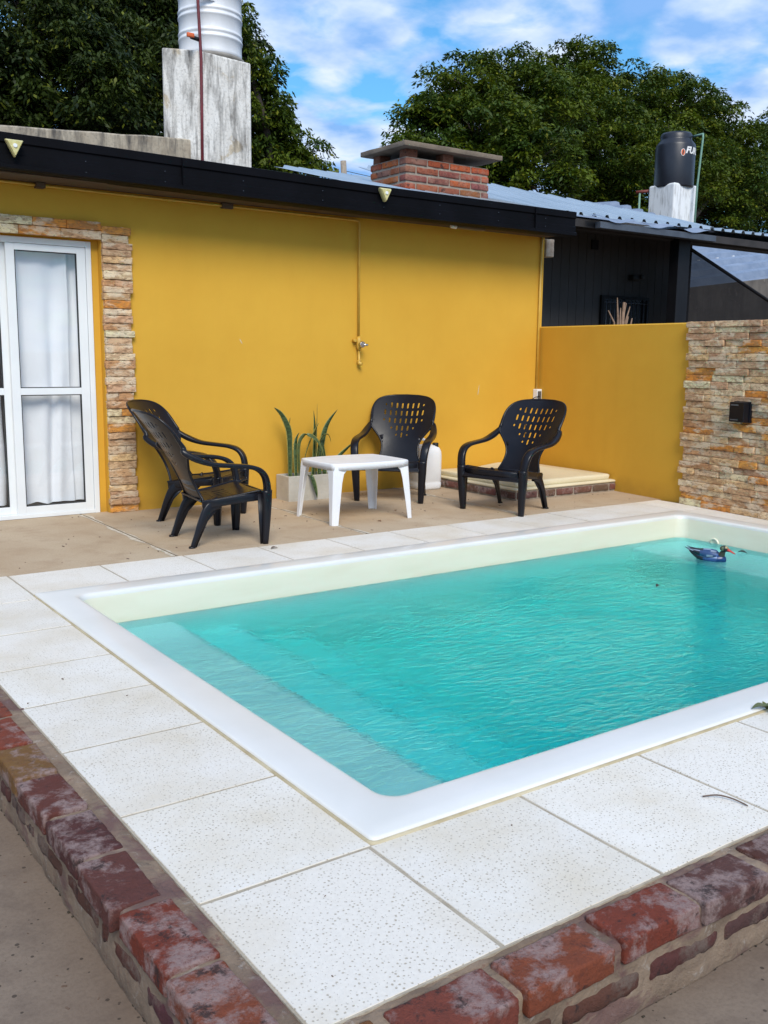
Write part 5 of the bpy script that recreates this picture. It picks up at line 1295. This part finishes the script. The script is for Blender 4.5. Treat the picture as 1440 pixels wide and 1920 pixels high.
# ------------------------------------------------------------------ trees
def tree(name, lobes, tuft_r, dens, nleaf, leafL, base, label, group, tones, seed, droop=0.5, shift=0.0):
    """crown = leafy tufts set on twigs over the lobes, each tuft many small leaves"""
    rg = np.random.default_rng(seed)
    lob = np.array(lobes, float); C_ = []
    if shift: lob[:, :3] = (lob[:, :3]-[0, 0, 1.2])*(1+shift)+[0, 0, 1.2]; lob[:, 3:6] *= 1+shift
    for l_ in lob:
        k = int(dens*4*PI*(l_[3]*l_[5])/(tuft_r**2*3.14)); d = rg.normal(size=(k, 3)); d /= np.linalg.norm(d, axis=1)[:, None]
        rr = np.where(rg.uniform(size=k) < 0.72, rg.uniform(0.80, 1.08, k), rg.uniform(0.2, 0.8, k)); C_.append(l_[:3]+d*l_[3:6]*rr[:, None])
    C_ = np.concatenate(C_); nclus = len(C_); ts = rg.uniform(0.65, 1.35, nclus)
    n = nclus*nleaf; ci = np.repeat(np.arange(nclus), nleaf)
    # each tuft: a shallow drooping umbrella of leaves
    an = rg.uniform(0, 2*PI, n); ra = rg.uniform(0, 1, n)**0.5; tr_ = (tuft_r*ts)[ci]
    off = np.stack([np.cos(an)*ra*tr_, np.sin(an)*ra*tr_, (0.28-0.62*ra**2)*tr_+rg.normal(size=n)*0.16*tr_], 1)
    P = C_[ci]+off
    dirv = np.stack([np.cos(an), np.sin(an), -droop*rg.uniform(0.2, 1.4, n)], 1)+rg.normal(size=(n, 3))*0.45; dirv /= np.linalg.norm(dirv, axis=1)[:, None]
    upv = np.tile([0, 0, 1.0], (n, 1))+rg.normal(size=(n, 3))*0.5
    sd2 = np.cross(dirv, upv); sd2 /= np.linalg.norm(sd2, axis=1)[:, None]+1e-9
    L_ = leafL*rg.uniform(0.6, 1.3, n)[:, None]; W_ = L_*0.21
    V = np.stack([P-dirv*L_*0.5, P+sd2*W_-dirv*L_*0.08, P+dirv*L_*0.5, P-sd2*W_-dirv*L_*0.08], 1).reshape(-1, 3)
    root = thing(name, (base[0], base[1], -0.2), label, 'tree', group)
    V -= np.array([base[0], base[1], -0.2])
    me = bpy.data.meshes.new('crown'); me.vertices.add(4*n); me.vertices.foreach_set('co', V.astype(np.float32).ravel())
    me.loops.add(4*n); me.loops.foreach_set('vertex_index', np.arange(4*n, dtype=np.int32))
    me.polygons.add(n); me.polygons.foreach_set('loop_start', np.arange(n, dtype=np.int32)*4); me.polygons.foreach_set('loop_total', np.full(n, 4, dtype=np.int32))
    me.materials.append(M['leaf']); me.update()
    t0, t1, t2 = [np.array(t) for t in tones]
    cm = (rg.uniform(0, 1, nclus)**1.3)[ci][:, None]; lm = rg.uniform(0, 1, n)[:, None]
    colr = t0*(1-cm)+t1*cm; colr = np.where(lm > 0.93, t2, colr)*rg.uniform(0.75, 1.25, (n, 1))
    ca = me.color_attributes.new('Col', 'FLOAT_COLOR', 'CORNER')
    buf = np.ones((n, 4, 4), np.float32); buf[:, :, :3] = colr[:, None, :]; ca.data.foreach_set('color', buf.ravel())
    o = bpy.data.objects.new('crown', me); col.objects.link(o); o.parent = root
    t_ = MB(); b0 = Vector((base[0], base[1], -0.3)); mid = Vector((lob[:, 0].mean(), lob[:, 1].mean(), lob[:, 2].mean()-lob[:, 5].mean()*0.6))
    fork = b0.lerp(mid, 0.55); R0 = base[2]
    t_.tube(bez([b0, b0.lerp(fork, 0.5)+Vector((0.15, 0, 0)), fork], 5), [R0*(1-0.05*k) for k in range(11)], 10)
    for l_ in lob:
        c_ = Vector(l_[:3]); m_ = fork.lerp(c_, 0.5)+Vector((rg.normal()*0.3, rg.normal()*0.3, 0.3))
        path = bez([fork, m_, c_], 5); t_.tube(path, [R0*0.4*(1-0.085*k) for k in range(len(path))], 7)
        near = C_[np.argsort(np.linalg.norm(C_-l_[:3], axis=1))[:60:3]]
        for e in near: e = Vector(e); t_.tube([m_.lerp(c_, 0.8), c_.lerp(e, 0.5)+Vector((0, 0, 0.05)), e], [R0*0.10, R0*0.06, R0*0.02], 4)
    t_.build('trunk', M['bark'], root)
    return root
GT = ((0.030, 0.062, 0.006), (0.100, 0.135, 0.006), (0.16, 0.17, 0.012))
GD = ((0.014, 0.028, 0.006), (0.045, 0.068, 0.008), (0.12, 0.14, 0.012))
AL = [(19.77, 24.0, 9.18, 1.21, 1.15, 0.97), (22.51, 25.0, 9.81, 1.4, 1.33, 1.12), (18.37, 24.0, 7.98, 1.03, 0.98, 0.82), (17.63, 23.0, 6.47, 1.15, 1.09, 0.92), (19.61, 23.0, 7.53, 1.66, 1.58, 1.33), (22.69, 24.0, 8.66, 1.72, 1.63, 1.37), (20.55, 22.0, 6.43, 1.74, 1.65, 1.39), (19.25, 23.0, 5.97, 1.43, 1.36, 1.14), (17.89, 24.0, 7.02, 0.6, 0.57, 0.48)]
BL = [(25.81, 25.0, 10.85, 1.25, 1.19, 1.0), (24.34, 24.0, 9.31, 1.41, 1.34, 1.13), (28.33, 25.0, 10.0, 1.64, 1.56, 1.31), (30.85, 25.0, 10.17, 1.7, 1.62, 1.36), (33.15, 25.0, 9.71, 1.66, 1.58, 1.33), (24.64, 23.0, 7.68, 2.0, 1.9, 1.6), (27.85, 23.0, 7.54, 2.12, 2.01, 1.7), (32.48, 24.0, 7.81, 1.93, 1.83, 1.54), (35.49, 25.0, 8.89, 1.73, 1.64, 1.38), (37.15, 25.0, 7.37, 1.78, 1.69, 1.43), (25.52, 23.0, 6.17, 1.43, 1.35, 1.14), (31.64, 24.0, 6.56, 1.61, 1.53, 1.29)]
CL = [(44.52, 30.0, 12.54, 0.84, 0.8, 0.67), (47.28, 31.0, 12.17, 1.52, 1.45, 1.22), (48.08, 30.0, 10.53, 1.94, 1.84, 1.55)]
DL = [(4.48, 15.5, 5.76, 1.19, 1.13, 0.95), (5.99, 16.5, 6.53, 1.14, 1.08, 0.91), (3.4, 15.5, 4.99, 1.14, 1.09, 0.92), (4.84, 15.0, 4.82, 1.1, 1.05, 0.88), (6.2, 15.5, 5.44, 0.93, 0.89, 0.75), (6.45, 15.5, 4.75, 0.78, 0.74, 0.62), (4.11, 15.5, 4.43, 0.95, 0.9, 0.76), (6.92, 16.5, 6.87, 0.81, 0.77, 0.65), (8.26, 17.5, 6.57, 0.99, 0.94, 0.79)]
EL = [(8.56, 17.0, 6.96, 0.54, 0.51, 0.43), (8.79, 17.0, 6.36, 0.57, 0.54, 0.46), (8.93, 17.0, 5.68, 0.62, 0.59, 0.49), (9.55, 17.0, 5.28, 0.51, 0.48, 0.41), (9.96, 17.0, 4.89, 0.47, 0.44, 0.37), (9.2, 17.0, 4.71, 0.61, 0.58, 0.49), (9.03, 18.0, 4.93, 0.84, 0.8, 0.67), (8.93, 18.0, 6.11, 0.83, 0.79, 0.66)]

GR = 'trees behind the houses'
tree('tree', AL, 0.46, 2.3, 150, 0.16, (20.5, 25.0, 0.45), 'broad green tree right behind the brick chimney', GR, GT, 1, 0.5)
tree('tree', BL, 0.50, 2.3, 150, 0.17, (29.0, 26.0, 0.5), 'largest round crowned green tree, behind the black tank', GR, GT, 2, 0.5, 0.14)
tree('tree', CL, 0.55, 1.5, 110, 0.19, (46.5, 30.5, 0.4), 'tree peeping in at the upper right edge of the photo', GR, GT, 3, 0.5)
tree('tree', DL, 0.33, 2.6, 180, 0.105, (4.5, 17.0, 0.4), 'dark dense tree at the upper left, behind the mouldy parapet', GR, GD, 4, 0.9, 0.10)
tree('tree', EL, 0.28, 2.2, 150, 0.10, (10.5, 18.5, 0.3), 'sunlit leafy tree just right of the stained water tower', GR, GT, 5, 0.9)
